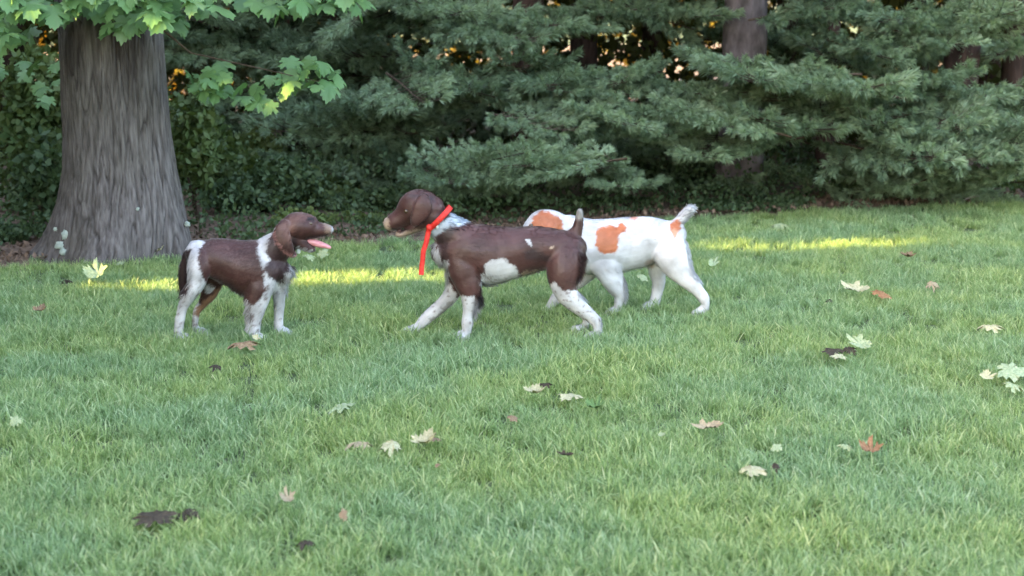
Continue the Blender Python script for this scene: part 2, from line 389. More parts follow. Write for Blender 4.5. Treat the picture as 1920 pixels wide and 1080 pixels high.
# lichen
M['lichen'] = plain('lichen', (.24, .29, .25), (.42, .47, .42), 50, .95)
def patch(px, py, w, h, Yp, seed):
    r = np.random.default_rng(seed); c = onplane(px, py, Yp); s = mscale(py, Yp)
    pts = [(0, 0, 0)]; N = 14
    for k in range(N):
        a = 2 * math.pi * k / N; q = r.uniform(.6, 1.1)
        pts.append((math.cos(a) * w / 2 * s * q, -.006 + r.uniform(-.004, .004), math.sin(a) * h / 2 * s * q))
    me = mesh_np('lichen', pts + [(p[0] * 1.1, .02, p[2] * 1.1) for p in pts[1:]], [(0, 1 + k, 1 + (k + 1) % N) for k in range(N)] + [(1 + k, N + 1 + k, 1 + (k + 1) % N) for k in range(N)] + [(N + 1 + k, N + 1 + (k + 1) % N, 1 + (k + 1) % N) for k in range(N)], True)
    link('lichen', me, M['lichen'], maple, c - maple.location)
# distance of the bark from the camera at a photo pixel: front surface of the trunk
def bark_y(px, py):
    z = onplane(px, py, TY - .3).z; x = onplane(px, py, TY - .3).x
    L, Rr = np.interp(z, pz, pl), np.interp(z, pz, pr); cx = (L + Rr) / 2; r = (Rr - L) / 2
    q = max(-.97, min(.97, (x - cx) / r)); fl = max(0, 1 - z / .45) ** 2
    return TY - r * math.sqrt(1 - q * q) * (.95 - .08 * fl) + .004
for i, (a_, b_, w_, h_) in enumerate([(121, 441, 14, 22), (112, 460, 20, 16), (117, 472, 12, 14), (104, 430, 9, 8), (351, 421, 10, 11), (258, 392, 5, 7)]):
    patch(a_, b_, w_, h_, bark_y(a_, b_), 40 + i)

# lobed leaf
def maple_leaf_mesh(name, curl=.15, seed=0, teeth=True):
    r = np.random.default_rng(seed)
    # half outline in (x right, y forward) units of leaf width ~1
    half = [(0, -.38), (.05, -.36), (.16, -.46), (.30, -.40), (.27, -.33), (.42, -.26), (.40, -.18), (.28, -.12), (.40, -.06), (.56, .02), (.50, .10), (.54, .20), (.40, .18), (.30, .12), (.27, .22), (.31, .36), (.20, .36), (.15, .48), (.08, .46), (0, .62)]
    out = half + [(-x_, y_) for x_, y_ in reversed(half[1:-1])]
    jt = .07 if seed < 50 else .24
    out = [(x_ * r.uniform(1 - jt, 1 + jt * .7), y_ * r.uniform(1 - jt, 1 + jt * .7)) for x_, y_ in out]
    V = [(0, -.1, 0)]
    for x_, y_ in out:
        V.append((x_, y_, -curl * (x_ * x_ + y_ * y_ * .8) * 1.6 + .25 * curl * abs(x_) + r.normal(0, .012)))
    N = len(out); Fc = [(0, 1 + k, 1 + (k + 1) % N) for k in range(N)]
    return mesh_np(name, V, Fc, False)
leaf_meshes = [maple_leaf_mesh('maple_leaf', c, s) for s, c in enumerate((.15, .3, .45, .25, .6))]
for q in leaf_meshes: q.materials.append(M['maple_leaf'])
leafpts = []
def fill(poly, n, Y0, Y1, s0=.085, s1=.17):
    xs_ = [p[0] for p in poly]; ys_ = [p[1] for p in poly]; k = 0
    P = np.array(poly, float)
    while k < n:
        x_, y_ = random.uniform(min(xs_), max(xs_)), random.uniform(min(ys_), max(ys_))
        ins = False
        for i in range(len(P)):
            a_, b_ = P[i], P[i - 1]
            if (a_[1] > y_) != (b_[1] > y_) and x_ < (b_[0] - a_[0]) * (y_ - a_[1]) / (b_[1] - a_[1]) + a_[0]: ins = not ins
        if ins:
            leafpts.append((onplane(x_, y_, random.uniform(Y0, Y1)), random.uniform(s0, s1))); k += 1
fill([(-60, -60), (700, -60), (690, 5), (640, 25), (560, 22), (480, 18), (430, 42), (370, 30), (340, 60), (300, 40), (265, 25), (240, 70), (205, 58), (180, 22), (120, 30), (95, 70), (40, 75), (-60, 90)], 180, 8.45, 9.0, .11, .19)
fill([(355, 140), (400, 118), (450, 132), (520, 150), (545, 118), (590, 110), (640, 135), (655, 165), (610, 175), (560, 180), (520, 200), (470, 208), (430, 185), (370, 175)], 46, 8.8, 9.1, .09, .16)
fill([(120, 0), (300, 0), (250, 60), (215, 70), (170, 45)], 10, 8.5, 8.8)
fill([(-60, 100), (100, 110), (110, 130), (60, 150), (-60, 150)], 14, 9.4, 9.9, .09, .14)
fill([(60, 150), (112, 150), (112, 190), (60, 200)], 5, 9.6, 10, .08, .13)
fill([(-100, -130), (800, -130), (750, -60), (-100, -60)], 40, 8.4, 9.2)
for i, (p, s) in enumerate(leafpts):
    o = link('leaf', leaf_meshes[i % 5], None, maple)
    o.location = p - maple.location
    o.scale = (s, s, s)
    # tips hang down, upper face turned to the sky and the lawn
    tilt = random.uniform(20, 62); yaw = random.gauss(0, 35)
    o.rotation_euler = (Matrix.Rotation(R(180 + yaw), 3, 'Z') @ Matrix.Rotation(R(-tilt), 3, 'X') @ Matrix.Rotation(R(random.gauss(0, 22)), 3, 'Y')).to_euler()

# ------------------------------------------------------------------ pines
def bough_mesh(seed, L=1.0, ntw=11):
    r = np.random.default_rng(seed)
    NV = []; NF = []; WV = []; WF = []
    def stick(a, b, r0, r1):
        d = (b - a); d /= np.linalg.norm(d); s = np.cross(d, [0, 0, 1.0]); s /= np.linalg.norm(s) + 1e-6; u = np.cross(s, d); k = len(WV)
        for p_, q in ((a, r0), (b, r1)):
            for t in (0, 2.09, 4.19): WV.append(p_ + (s * math.cos(t) + u * math.sin(t)) * q)
        for t in range(3): WF.append((k + t, k + (t + 1) % 3, k + 3 + (t + 1) % 3, k + 3 + t))
    def shoot(p, d, ln):
        """a needle-clad shoot: bundles leave at 25-60 degrees and sweep forward"""
        d = d / np.linalg.norm(d); nn = int(74 * ln / .10)
        stick(p, p + d * ln, .0022, .001)
        for _ in range(nn):
            t = r.uniform(.0, 1.0) ** .7; b = p + d * ln * t
            q = r.normal(size=3); q -= d * q.dot(d); q /= np.linalg.norm(q) + 1e-6
            an = r.uniform(.35, 1.05) * (1 - .35 * t); v = d * math.cos(an) + q * math.sin(an); v[2] -= .12
            l = r.uniform(.05, .085); s = np.cross(v, r.normal(size=3)); s /= np.linalg.norm(s) + 1e-6
            w = r.uniform(.0022, .0040); k = len(NV)
            mid = b + v * l * .55; tip = b + v * l + np.array([0, 0, -.006])
            NV.extend([b, mid + s * w, tip, mid - s * w]); NF.append((k, k + 1, k + 2, k + 3))
    ax = np.array([[0, 0, 0], [L * .35, 0, .02], [L * .7, 0, .015], [L, 0, .05]], float)
    ax[1:, 1] += r.normal(0, .03, 3)
    for i in range(3): stick(ax[i], ax[i + 1], .012 - .0035 * i, .0085 - .003 * i)
    def axp(t):
        u = t * 3; i = min(2, int(u)); return ax[i] + (ax[i + 1] - ax[i]) * (u - i)
    for i in range(ntw):
        t = .12 + .85 * i / (ntw - 1)
        for sd_ in (-1, 1):
            if r.uniform() < .08: continue
            an = R(r.uniform(38, 68)) * sd_; ln = L * (.46 * (1 - t) ** .7 + .12) * r.uniform(.7, 1.1)
            d = np.array([math.cos(an), math.sin(an), r.uniform(-.05, .25)]); d /= np.linalg.norm(d); p = axp(t)
            stick(p, p + d * ln * .8, .004, .002)
            m = max(1, int(ln / .10))
            for j in range(1, m + 1):
                q = p + d * ln * .8 * j / m
                if j < m:
                    for s2 in (-1, 1):
                        a2 = an + s2 * R(r.uniform(30, 55)); shoot(q, np.array([math.cos(a2), math.sin(a2), r.uniform(.0, .55)]), r.uniform(.05, .09))
                else: shoot(q, d + np.array([0, 0, r.uniform(.05, .4)]), r.uniform(.07, .11))
    shoot(ax[3], np.array([1, 0, .4]), .10)
    NV = np.array(NV); WV = np.array(WV)
    me = mesh_np('bough', np.concatenate([NV, WV]), np.concatenate([np.array(NF), np.array(WF) + len(NV)]))
    me.materials.append(M['pine']); me.materials.append(M['twig'])
    mi = np.zeros(len(NF) + len(WF), dtype=np.int32); mi[len(NF):] = 1; me.polygons.foreach_set('material_index', mi)
    return me
boughs = [bough_mesh(500 + i, ntw=10 + i % 3) for i in range(6)]
print('bough tris', [len(b.polygons) * 2 for b in boughs])

def pine(x, y, label, r0=.16, h=7, mat='pine_bark'):
    e = empty('pine_tree', (x, y, 0)); tag(e, label, 'pine tree', 'white pines behind the lawn')
    pts = [(Vector((0, 0, -.05)), r0 * 1.25), (Vector((0, 0, .2)), r0 * 1.05), (Vector((.02, 0, 1.2)), r0), (Vector((.03, 0, 3)), r0 * .85), (Vector((0, 0, h)), .04)]
    fine = []
    for i in range(len(pts) - 1):
        for k in range(8):
            t = k / 8; fine.append((pts[i][0].lerp(pts[i + 1][0], t), (pts[i][1] * (1 - t) + pts[i + 1][1] * t) * (1 + .05 * random.uniform(-1, 1))))
    fine.append(pts[-1])
    link('trunk', tube_mesh(fine, 20, 'trunk'), M[mat], e)
    return e
bcount = [0]
def bough(tree, px, py, Y, yaw=None, pitch=None, s=1.0, world=None):
    p = world if world is not None else onplane(px, py, Y)
    yaw = random.gauss(-90, 42) if yaw is None else yaw
    pitch = random.uniform(-14, 12) if pitch is None else pitch
    o = link('bough', boughs[bcount[0] % 6], None, tree); bcount[0] += 1
    m = Matrix.Rotation(R(yaw), 3, 'Z') @ Matrix.Rotation(R(-pitch), 3, 'Y') @ Matrix.Rotation(R(random.gauss(0, 14)), 3, 'X')
    o.rotation_euler = m.to_euler(); o.scale = (s, s, s)
    o.location = p - (m @ Vector((.55 * s, 0, 0))) - tree.location
    return o
T = {}
T['b'] = pine(onplane(1392, 60, 12.2).x, 12.2, 'pine whose grey trunk shows above the layered boughs behind the white dog', .17)
T['a'] = pine(onplane(985, 300, 12.6).x, 12.6, 'pine with wide low boughs reaching left behind the red-collared dog', .12, mat='dark_bark')
T['c'] = pine(onplane(1790, 300, 12.8).x, 12.8, 'dense bushy pine filling the far end of the lawn, boughs to the ground', .14, mat='dark_bark')
T['d'] = pine(onplane(640, 200, 13.6).x, 13.6, 'dark shaded pine standing behind the hanging maple leaves', .12, mat='dark_bark')
T['e'] = pine(onplane(1545, 300, 13.2).x, 13.2, 'slim dark pine trunk between the two big bushy pines', .075, mat='dark_bark')
def crest(tree, pts, Y, n, th, s=(.7, 1.0), jit=.25):
    P = np.array(pts, float)
    cum = np.r_[0, np.cumsum(np.hypot(*np.diff(P, axis=0).T))]
    for i in range(n):
        t = cum[-1] * (i + random.uniform(.2, .8)) / n
        bough(T[tree], np.interp(t, cum, P[:, 0]), np.interp(t, cum, P[:, 1]) + th * random.uniform(.25, .75), Y + random.uniform(-jit, jit), s=random.uniform(*s))
# layered boughs in view (traced band by band, each at its own distance)
crest('a', [(640, 185), (740, 160), (860, 135), (1000, 125), (1100, 130)], 11.3, 10, 60)
crest('a', [(700, 180), (850, 165), (950, 160)], 11.6, 4, 50)
crest('b', [(1080, 130), (1200, 140), (1300, 150), (1380, 160)], 11.2, 7, 60)
crest('b', [(970, 205), (1100, 190), (1250, 190), (1400, 200), (1470, 225)], 10.9, 11, 60)
crest('b', [(1020, 240), (1150, 235), (1300, 240), (1430, 250)], 11.1, 6, 50, (.6, .85))
crest('a', [(800, 305), (880, 285), (980, 285), (1080, 300)], 10.6, 7, 50, (.6, .85))
crest('a', [(830, 330), (960, 330)], 10.9, 3, 50, (.6, .8))
crest('b', [(1080, 300), (1150, 315), (1200, 345)], 10.8, 4, 50, (.5, .75))
crest('d', [(650, 20), (760, 0), (880, 20)], 11.9, 6, 60)
crest('a', [(800, 10), (930, 20), (1050, 40)], 11.5, 6, 60, (.6, .9))
crest('a', [(900, 70), (980, 80)], 11.5, 2, 40, (.5, .6))
crest('a', [(1080, 0), (1200, 10), (1330, 10)], 12.2, 6, 50)
crest('c', [(1480, 0), (1600, 20), (1720, 20), (1850, 5), (1960, 10)], 11.6, 10, 50)
crest('c', [(1580, 70), (1680, 70), (1760, 50)], 11.4, 5, 45, (.6, .9))
crest('b', [(1340, 120), (1430, 125), (1540, 140), (1640, 165)], 11.0, 7, 50)
crest('b', [(1440, 180), (1560, 190)], 11.3, 3, 50)
crest('c', [(1640, 160), (1720, 140), (1800, 150), (1900, 200)], 11.6, 8, 50)
crest('c', [(1590, 215), (1700, 205), (1820, 220), (1940, 250)], 11.3, 9, 50)
crest('c', [(1600, 270), (1720, 265), (1850, 275), (1960, 280)], 11.2, 8, 50)
crest('c', [(1590, 325), (1700, 325), (1830, 330), (1960, 320)], 11.5, 8, 35, (.6, .85))
crest('b', [(1180, 285), (1300, 300), (1450, 300)], 12.4, 3, 30, (.6, .9))
crest('b', [(1330, 330), (1420, 335)], 11.8, 2, 25, (.45, .6))
crest('d', [(560, 235), (660, 225), (780, 235)], 11.9, 6, 40, (.7, 1.0))
crest('d', [(570, 290), (680, 280), (780, 290)], 11.7, 6, 40, (.7, 1.0))
crest('d', [(620, 350), (700, 340), (790, 350)], 11.6, 3, 40, (.6, .9))
crest('c', [(1560, 365), (1700, 365), (1850, 360)], 11.9, 6, 15, (.5, .7))
crest('e', [(1220, 330), (1350, 345), (1440, 340)], 12.6, 5, 30, (.5, .7))
# the trees go on above and behind what the lens sees
for key, n in (('a', 26), ('b', 26), ('c', 30), ('d', 34), ('e', 16)):
    t = T[key].location
    for i in range(n):
        yaw = random.uniform(0, 360); z = random.uniform(1.65, 5.2); rr = random.uniform(.5, 1.3) * (1.15 - z / 8)
        w = Vector((t.x + math.cos(R(yaw)) * rr, t.y + math.sin(R(yaw)) * rr, z))
        if w.y < 10.4: continue
        bough(T[key], 0, 0, 0, yaw=yaw + random.gauss(0, 20), s=random.uniform(1.1, 1.7), world=w)
for key, x0, x1, y0, y1, n in (('d', 330, 640, 10, 130, 14), ('d', 350, 640, 180, 330, 9), ('d', 560, 800, 60, 400, 16), ('a', 760, 1080, 60, 400, 9), ('e', 1150, 1500, 40, 330, 9), ('c', 1560, 1920, 60, 340, 10)):
    for i in range(n):
        bough(T[key], random.uniform(x0, x1), random.uniform(y0, y1), random.uniform(12.6, 13.6), s=random.uniform(.9, 1.3))

# ------------------------------------------------------------------ shrubs under the trees
def leafy(centers, radii, n, size, rg=rng):
    """leaves spread through overlapping blobs, thicker at their skins"""
    centers = np.array(centers); radii = np.array(radii)
    k = rg.choice(len(centers), n, p=(radii.prod(1) ** .67) / (radii.prod(1) ** .67).sum())
    d = rg.normal(size=(n, 3)); d /= np.linalg.norm(d, axis=1)[:, None]
    q = rg.uniform(.35, 1.0, n) ** .6
    P = centers[k] + d * radii[k] * q[:, None]
    return P, rg.uniform(size * .6, size * 1.3, n)
def shrub(px, py0, py1, wpx, Y, n, mat, label, size=.06, stems=4, name='shrub', cat='shrub'):
    """px centre, py0 top, py1 foot (photo), width in px"""
    top = onplane(px, py0, Y); w = wpx * mscale(py0, Y); h = top.z
    e = empty(name, (top.x, Y, 0)); tag(e, label, cat, 'shrubs along the wood edge')
    cs = []; rs = []
    for i in range(7):
        cs.append((random.uniform(-.35, .35) * w, random.uniform(-.3, .3) * w * .7, h * random.uniform(.3, .8))); q = random.uniform(.22, .36)
        rs.append((w * q, w * q * .8, h * random.uniform(.18, .3)))
    P, s = leafy(cs, rs, n, size); P[:, 2] = np.clip(P[:, 2], .03, None)
    Vv, Ff = quads_cloud(P, s, .62, up=.5, fold=.08)
    link('foliage', mesh_np('foliage', Vv, Ff), M[mat], e)
    for i in range(stems):
        c = cs[i % len(cs)]
        link('stem', tube_mesh([(Vector((random.uniform(-.05, .05), random.uniform(-.05, .05), 0)), .012), (Vector((c[0] * .5, c[1] * .5, h * .4)), .009), (Vector(c), .004)], 6, 'stem'), M['twig'], e)
    return e
shrub(40, 90, 490, 190, 11.0, 2600, 'shrub', 'olive leafy shrub behind the maple trunk, at the picture edge', .07)
shrub(70, 250, 490, 130, 10.3, 900, 'cool_shrub', 'thin dark shrub close against the maple trunk, on its shaded side', .07)
shrub(-10, 408, 500, 190, 9.7, 2200, 'cool_shrub', 'low rounded bluish green bush at the foot of the maple root', .035)
shrub(380, 210, 470, 170, 11.4, 1800, 'shrub', 'leafy shrub just past the maple trunk under the hanging leaves', .07)
shrub(350, 150, 480, 130, 10.6, 1500, 'shrub', 'tall thin olive shrub rising right beside the maple trunk on its lit side', .06)
shrub(500, 225, 470, 150, 12.0, 1700, 'shrub', 'tall olive shrub farther back below the hanging maple leaves', .06)
shrub(470, 290, 460, 190, 11.0, 2200, 'cool_shrub', 'dark green shrub behind the smallest dog, nearest to the lawn', .065)
shrub(600, 300, 455, 200, 11.6, 2400, 'shrub', 'dark shrub between the two brown dogs at the lawn edge', .065)
shrub(700, 350, 445, 180, 11.2, 1800, 'cool_shrub', 'low dark shrub behind the head of the red-collared dog', .06)
shrub(880, 370, 440, 200, 11.6, 1500, 'cool_shrub', 'low dark undergrowth below the pine boughs behind the walking dog', .06)
# low dark undergrowth hugging the lawn edge (uncountable)
n = 46000
x = rng.uniform(-7, 8, n); dd = rng.uniform(0, 1, n) ** 1.3 * 3.6 + .26
hh = np.array([max(.04, .20 + .22 * mnoise.noise(Vector((a_ * 1.3, b_ * 1.0, 5))) + .1 * mnoise.noise(Vector((a_ * 4, b_ * 4, 5)))) for a_, b_ in zip(x, dd)]) * np.clip(.35 + dd * .9, .3, 1.9)
P = np.stack([x, edge_y(x) + dd, rng.uniform(.02, 1, n) * hh + .02], 1)
P = P[((P[:, 0] - tx) ** 2 + (P[:, 1] - TY) ** 2) > .62 ** 2]; P = P[(P[:, 0] < 2.9) | (rng.uniform(size=len(P)) < .5)]
Vv, Ff = quads_cloud(P, rng.uniform(.02, .055, len(P)), .6, up=.4, fold=.08)
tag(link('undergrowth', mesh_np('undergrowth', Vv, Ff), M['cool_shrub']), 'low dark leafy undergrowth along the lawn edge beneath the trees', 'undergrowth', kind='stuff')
shrub(1400, 374, 405, 260, 11.3, 2600, 'cool_shrub', 'long low bluish ground juniper beside the raised white tail', .04, name='juniper')
shrub(1150, 380, 420, 160, 11.6, 1300, 'cool_shrub', 'small low bush just behind the back of the white dog', .05)
shrub(1640, 320, 395, 200, 12.2, 1500, 'cool_shrub', 'dark low bush under the dense end pine', .06)
shrub(1880, 330, 385, 180, 12.6, 1200, 'shrub', 'dark shrub at the far lawn corner under the end pine', .06)
shrub(560, 380, 455, 130, 10.2, 320, 'shrub', 'sparse sprigs of weed at the lawn edge beside the open-mouthed dog', .05, name='weed_plant', cat='weed')
shrub(680, 395, 450, 120, 10.5, 300, 'shrub', 'sparse weeds at the lawn edge in front of the nose of the collared dog', .045, name='weed_plant', cat='weed')

# ------------------------------------------------------------------ the wood behind: trunks one can see between boughs, then an uncountable mass
for i, (px, Y, r0, lab) in enumerate([(35, 15.5, .14, 'dark tree trunk deep in the wood, seen past the shaded side of the maple'), (420, 16.5, .12, 'dark trunk deep in the wood under the hanging maple leaves'),
        (560, 15, .10, 'slim dark trunk in the wood above the gap between the brown dogs'), (1095, 14.5, .13, 'dark reddish trunk in the wood over the back of the walking dog'),
        (1225, 16, .11, 'slim dark trunk in the wood above the rump of the white dog'), (1480, 15.2, .14, 'dark trunk beside the orange glow under the pine boughs'),
        (1700, 15.5, .15, 'reddish dark trunk hidden behind the end pine'), (1885, 14.2, .10, 'thin reddish trunk in the gap high at the picture edge'), (1850, 16.2, .12, 'thicker dark trunk behind the thin reddish one')]):
    x = onplane(px, 300, Y).x
    e = empty('background_tree', (x, Y, 0)); tag(e, lab, 'tree', 'tree trunks in the dark wood')
    link('trunk', tube_mesh([(Vector((0, 0, -.05)), r0 * 1.3), (Vector((0, 0, .3)), r0), (Vector((random.uniform(-.15, .15), 0, 2.5)), r0 * .85), (Vector((random.uniform(-.3, .3), 0, 6)), r0 * .5)], 12, 'trunk'), M['dark_bark'], e)
n = 30000
P = np.stack([rng.uniform(-13, 13, n), rng.uniform(13.2, 21, n), rng.uniform(1.9, 8.5, n)], 1)
n2 = 42000
P2 = np.stack([rng.uniform(-11, 11, n2), rng.uniform(14.2, 20, n2), rng.uniform(0.02, 2.0, n2)], 1)
holes = np.array([mnoise.noise(Vector((p[0] * 2.6, p[2] * 4.5, p[1] * .25))) for p in P2])
P2 = P2[holes > -.37]
Vv, Ff = quads_cloud(np.concatenate([P, P2]), np.concatenate([rng.uniform(.22, .42, n), rng.uniform(.06, .17, len(P2))]), .7, fold=.08)
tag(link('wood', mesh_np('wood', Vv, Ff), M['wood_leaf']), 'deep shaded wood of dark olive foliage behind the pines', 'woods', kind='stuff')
n = 16000
P = np.stack([rng.uniform(-16, 16, n), rng.uniform(24, 28, n), rng.uniform(0.02, 4, n)], 1)
Vv, Ff = quads_cloud(P, rng.uniform(.12, .3, n), .7, fold=.08)
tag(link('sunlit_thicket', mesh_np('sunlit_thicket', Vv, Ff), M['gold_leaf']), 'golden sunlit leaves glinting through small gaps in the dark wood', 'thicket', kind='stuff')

# unseen leaf wall added on the sun side, shading all but two carved slits
sx, sy, sz = SUN_DIR
n = 60000
P = np.stack([rng.uniform(-10.9, -8.2, n), rng.uniform(-4.5, 16.5, n), rng.uniform(0, 10.5, n)], 1)
S = rng.uniform(.3, .5, n)
def hits(P, quad, m):
    """follow the sunlight through P down to the lawn; is the landing point inside the strip?"""
    t = (P[:, 2] - .03) / sz; gx = P[:, 0] - sx * t; gy = P[:, 1] - sy * t
    (x0, y0), (x1, y1), hw = quad
    u = np.clip((gx - x0) / (x1 - x0), 0, 1); yc = y0 + (y1 - y0) * u
    taper = hw * (.55 + .45 * np.sin(u * 3.0))
    return (gx > x0 - m) & (gx < x1 + m) & (np.abs(gy - yc) < taper + m)
A0, A1 = ground(210, 546), ground(850, 527); B0, B1 = ground(1290, 469), ground(1720, 459)
k1 = hits(P, ((A0.x, A0.y), (A1.x, A1.y), .085), .21)
k2 = hits(P, ((B0.x, B0.y), (B1.x, B1.y), .10), .24) & (rng.uniform(size=n) > .16)
kk = ~(k1 | k2)
Vv, Ff = quads_cloud(P[kk], S[kk], .8, fold=.05)
tag(link('sun_blocker', mesh_np('sun_blocker', Vv, Ff), M['wood_leaf']), 'unseen wall of leaves added beside the lawn to keep the evening sun off it', 'woods', kind='stuff')

# ------------------------------------------------------------------ fallen leaves
def fmat(name, c1, c2): return plain(name, c1, c2, 14, .65, bump=.3, spec=.3)
LM = {'cream': fmat('cream_leaf', (.33, .33, .19), (.52, .49, .31)), 'pale': fmat('pale_green_leaf', (.22, .29, .15), (.40, .46, .27)),
      'green': fmat('green_leaf', (.08, .15, .04), (.16, .26, .08)), 'brown': fmat('brown_leaf', (.14, .09, .05), (.32, .23, .14)),
      'rust': fmat('rust_leaf', (.20, .09, .035), (.36, .20, .10)), 'dark': fmat('dark_leaf', (.025, .02, .012), (.07, .05, .03)), 'pink': fmat('pinkish_leaf', (.26, .21, .13), (.40, .33, .21))}
fallen = {}
for c, m in LM.items():
    fallen[c] = []
    for s in range(3):
        q = maple_leaf_mesh('fallen_leaf', (.2, .45, -.55)[s], 60 + s); q.materials.append(m); fallen[c].append(q)
FL = [(635, 787, 'pale', 66, 20, 'pale curled leaf lying alone on the grass midway in front of the dogs'),
 (735, 860, 'cream', 48, 28, 'middle of three leaves in a row, smooth cream yellow'), (796, 857, 'cream', 56, 30, 'cream leaf with brown curled edge at the end of the row of three'),
 (812, 850, 'brown', 34, 12, 'small brown curled scrap touching the last cream leaf of the row of three'), (674, 857, 'pink', 46, 20, 'pinkish brown leaf starting the row of three'),
 (1000, 762, 'cream', 42, 20, 'cream leaf beside its twin, below the hind feet of the walking dog'), (1068, 765, 'cream', 52, 18, 'wider cream leaf of the pair below the hind feet of the walking dog'),
 (1022, 745, 'dark', 26, 14, 'dark scrap of leaf just beyond the cream pair'), (1115, 790, 'green', 56, 18, 'dark green leaf lying flat on this side of the cream pair'),
 (962, 812, 'brown', 28, 16, 'small brown leaf between the cream pair and the row of three'), (458, 664, 'brown', 46, 26, 'brown leaf at the front paw of the smallest dog'),
 (480, 656, 'cream', 14, 26, 'upright pale scrap touching the front paw of the smallest dog'), (290, 997, 'dark', 76, 46, 'large blackish brown leaf pile in the near grass'),
 (352, 990, 'dark', 50, 26, 'dark greenish leaf beside the large blackish one'), (540, 970, 'pink', 42, 24, 'pinkish brown leaf in the near grass past the blackish one'),
 (645, 1000, 'brown', 26, 36, 'upright brown dead leaf in the near grass'), (575, 1050, 'dark', 40, 14, 'dark flat scrap at the very bottom of the view'),
 (1330, 832, 'pink', 46, 26, 'pinkish leaf in open grass below the white dog'), (1455, 870, 'pale', 24, 16, 'small pale leaf just beyond the big cream leaf with the dark scrap'),
 (1585, 868, 'pale', 22, 18, 'small pale leaf close to the rusty one'), (1630, 874, 'rust', 52, 22, 'rusty brown leaf with dark centre in near grass'),
 (1412, 905, 'cream', 72, 26, 'big cream leaf lying flat in the near grass'), (1454, 905, 'dark', 24, 16, 'dark scrap touching the big cream leaf'),
 (1062, 886, 'dark', 26, 14, 'small dark scrap alone in the near grass'), (1560, 682, 'dark', 38, 22, 'dark scrap beside the pale leaf cluster'),
 (1592, 680, 'dark', 26, 20, 'dark leaf right against the tall pale leaf of the cluster'), (1612, 673, 'pale', 42, 30, 'tall pale green leaf of the cluster'),
 (1572, 691, 'cream', 34, 14, 'low cream leaf under the dark scraps of the cluster'), (1857, 632, 'cream', 34, 16, 'small cream leaf far out toward the lawn corner'),
 (1848, 735, 'cream', 26, 22, 'small cream leaf beside the largest pale green leaf'), (1897, 718, 'pale', 64, 36, 'largest pale green leaf at the picture edge'),
 (1900, 745, 'pale', 40, 18, 'pale green leaf lying below the largest pale green one'), (1606, 566, 'cream', 46, 18, 'cream leaf touching the rusty leaf on the open lawn past the dogs'), (1652, 570, 'rust', 42, 22, 'rusty leaf touching the cream one on the open lawn past the dogs'),
 (1555, 584, 'dark', 20, 10, 'tiny dark scrap near the touching cream and rusty leaves'), (1336, 516, 'pale', 26, 18, 'pale leaf behind the hind leg of the white dog'),
 (1205, 540, 'pale', 26, 18, 'pale leaf seen between the legs of the white dog'), (1462, 435, 'pale', 40, 10, 'pale leaf near the far lawn edge beyond the sunny streak'),
 (1700, 499, 'brown', 30, 10, 'thin brown leaf far out on the lawn'), (1290, 551, 'dark', 26, 14, 'dark scrap between the hind feet of the white dog'),
 (1748, 552, 'pink', 28, 18, 'pale pinkish leaf beyond the touching cream and rusty pair'), (180, 535, 'pale', 44, 34, 'pale green upright leaf beside the end of the sunny streak'),
 (606, 494, 'pale', 26, 22, 'pale upright leaf under the chin of the smallest dog'), (582, 500, 'pale', 18, 14, 'smaller pale leaf just behind the chest of the smallest dog'), (296, 488, 'cream', 30, 12, 'cream leaf on the bark mulch at the foot of the maple'),
 (226, 511, 'pale', 26, 9, 'flat pale leaf in the grass below the maple'), (125, 545, 'dark', 24, 8, 'dark scrap in the grass below the lichen patches'), (76, 604, 'brown', 28, 16, 'brown leaf alone in the grass below the maple root'),
 (30, 820, 'pale', 30, 34, 'pale upright leaf in near grass at the picture edge'), (406, 711, 'dark', 24, 10, 'small dark scrap in the grass in front of the smallest dog'), (1240, 848, 'pale', 18, 10, 'tiny pale scrap near the pinkish leaf'), (820, 905, 'brown', 16, 10, 'tiny brown scrap below the row of three')]
for i, (px, py, c, w, h, lab) in enumerate(FL):
    p = ground(px, py + h * .3); s = mscale(py, p.y) * w * 1.2
    o = link('fallen_leaf', fallen[c][i % 3], None)
    el = math.atan2(CAMH, p.y); app = min(.97, h / w)         # how steep it stands, from its height to width in view
    tilt = max(-2, min(60, .8 * math.degrees(math.asin(min(1, app))) - math.degrees(el)))
    o.rotation_euler = (Matrix.Rotation(R(tilt), 3, 'X') @ Matrix.Rotation(R(random.gauss(0, 8)), 3, 'Y') @ Matrix.Rotation(R(random.uniform(0, 360)), 3, 'Z')).to_euler()
    o.scale = (s * random.uniform(.85, 1.1), s * random.uniform(.5, .85), s * 1.3); p.z = .060 + .40 * s * abs(math.sin(R(tilt))); o.location = p
    tag(o, lab, 'leaf', 'fallen leaves scattered on the lawn')
# pale stick at the far edge
a0, a1 = ground(1795, 389), ground(1832, 386)
st = link('fallen_stick', tube_mesh([(Vector((0, 0, .03)), .006), (Vector((.08, 0, .07)), .006), (Vector((.16, 0, .085)), .004)], 6, 'fallen_stick'), plain('pale_stick', (.3, .28, .24), (.45, .42, .38), 20, .9), None, a0)
tag(st, 'pale curved dead stick on the mulch at the far lawn edge', 'stick')

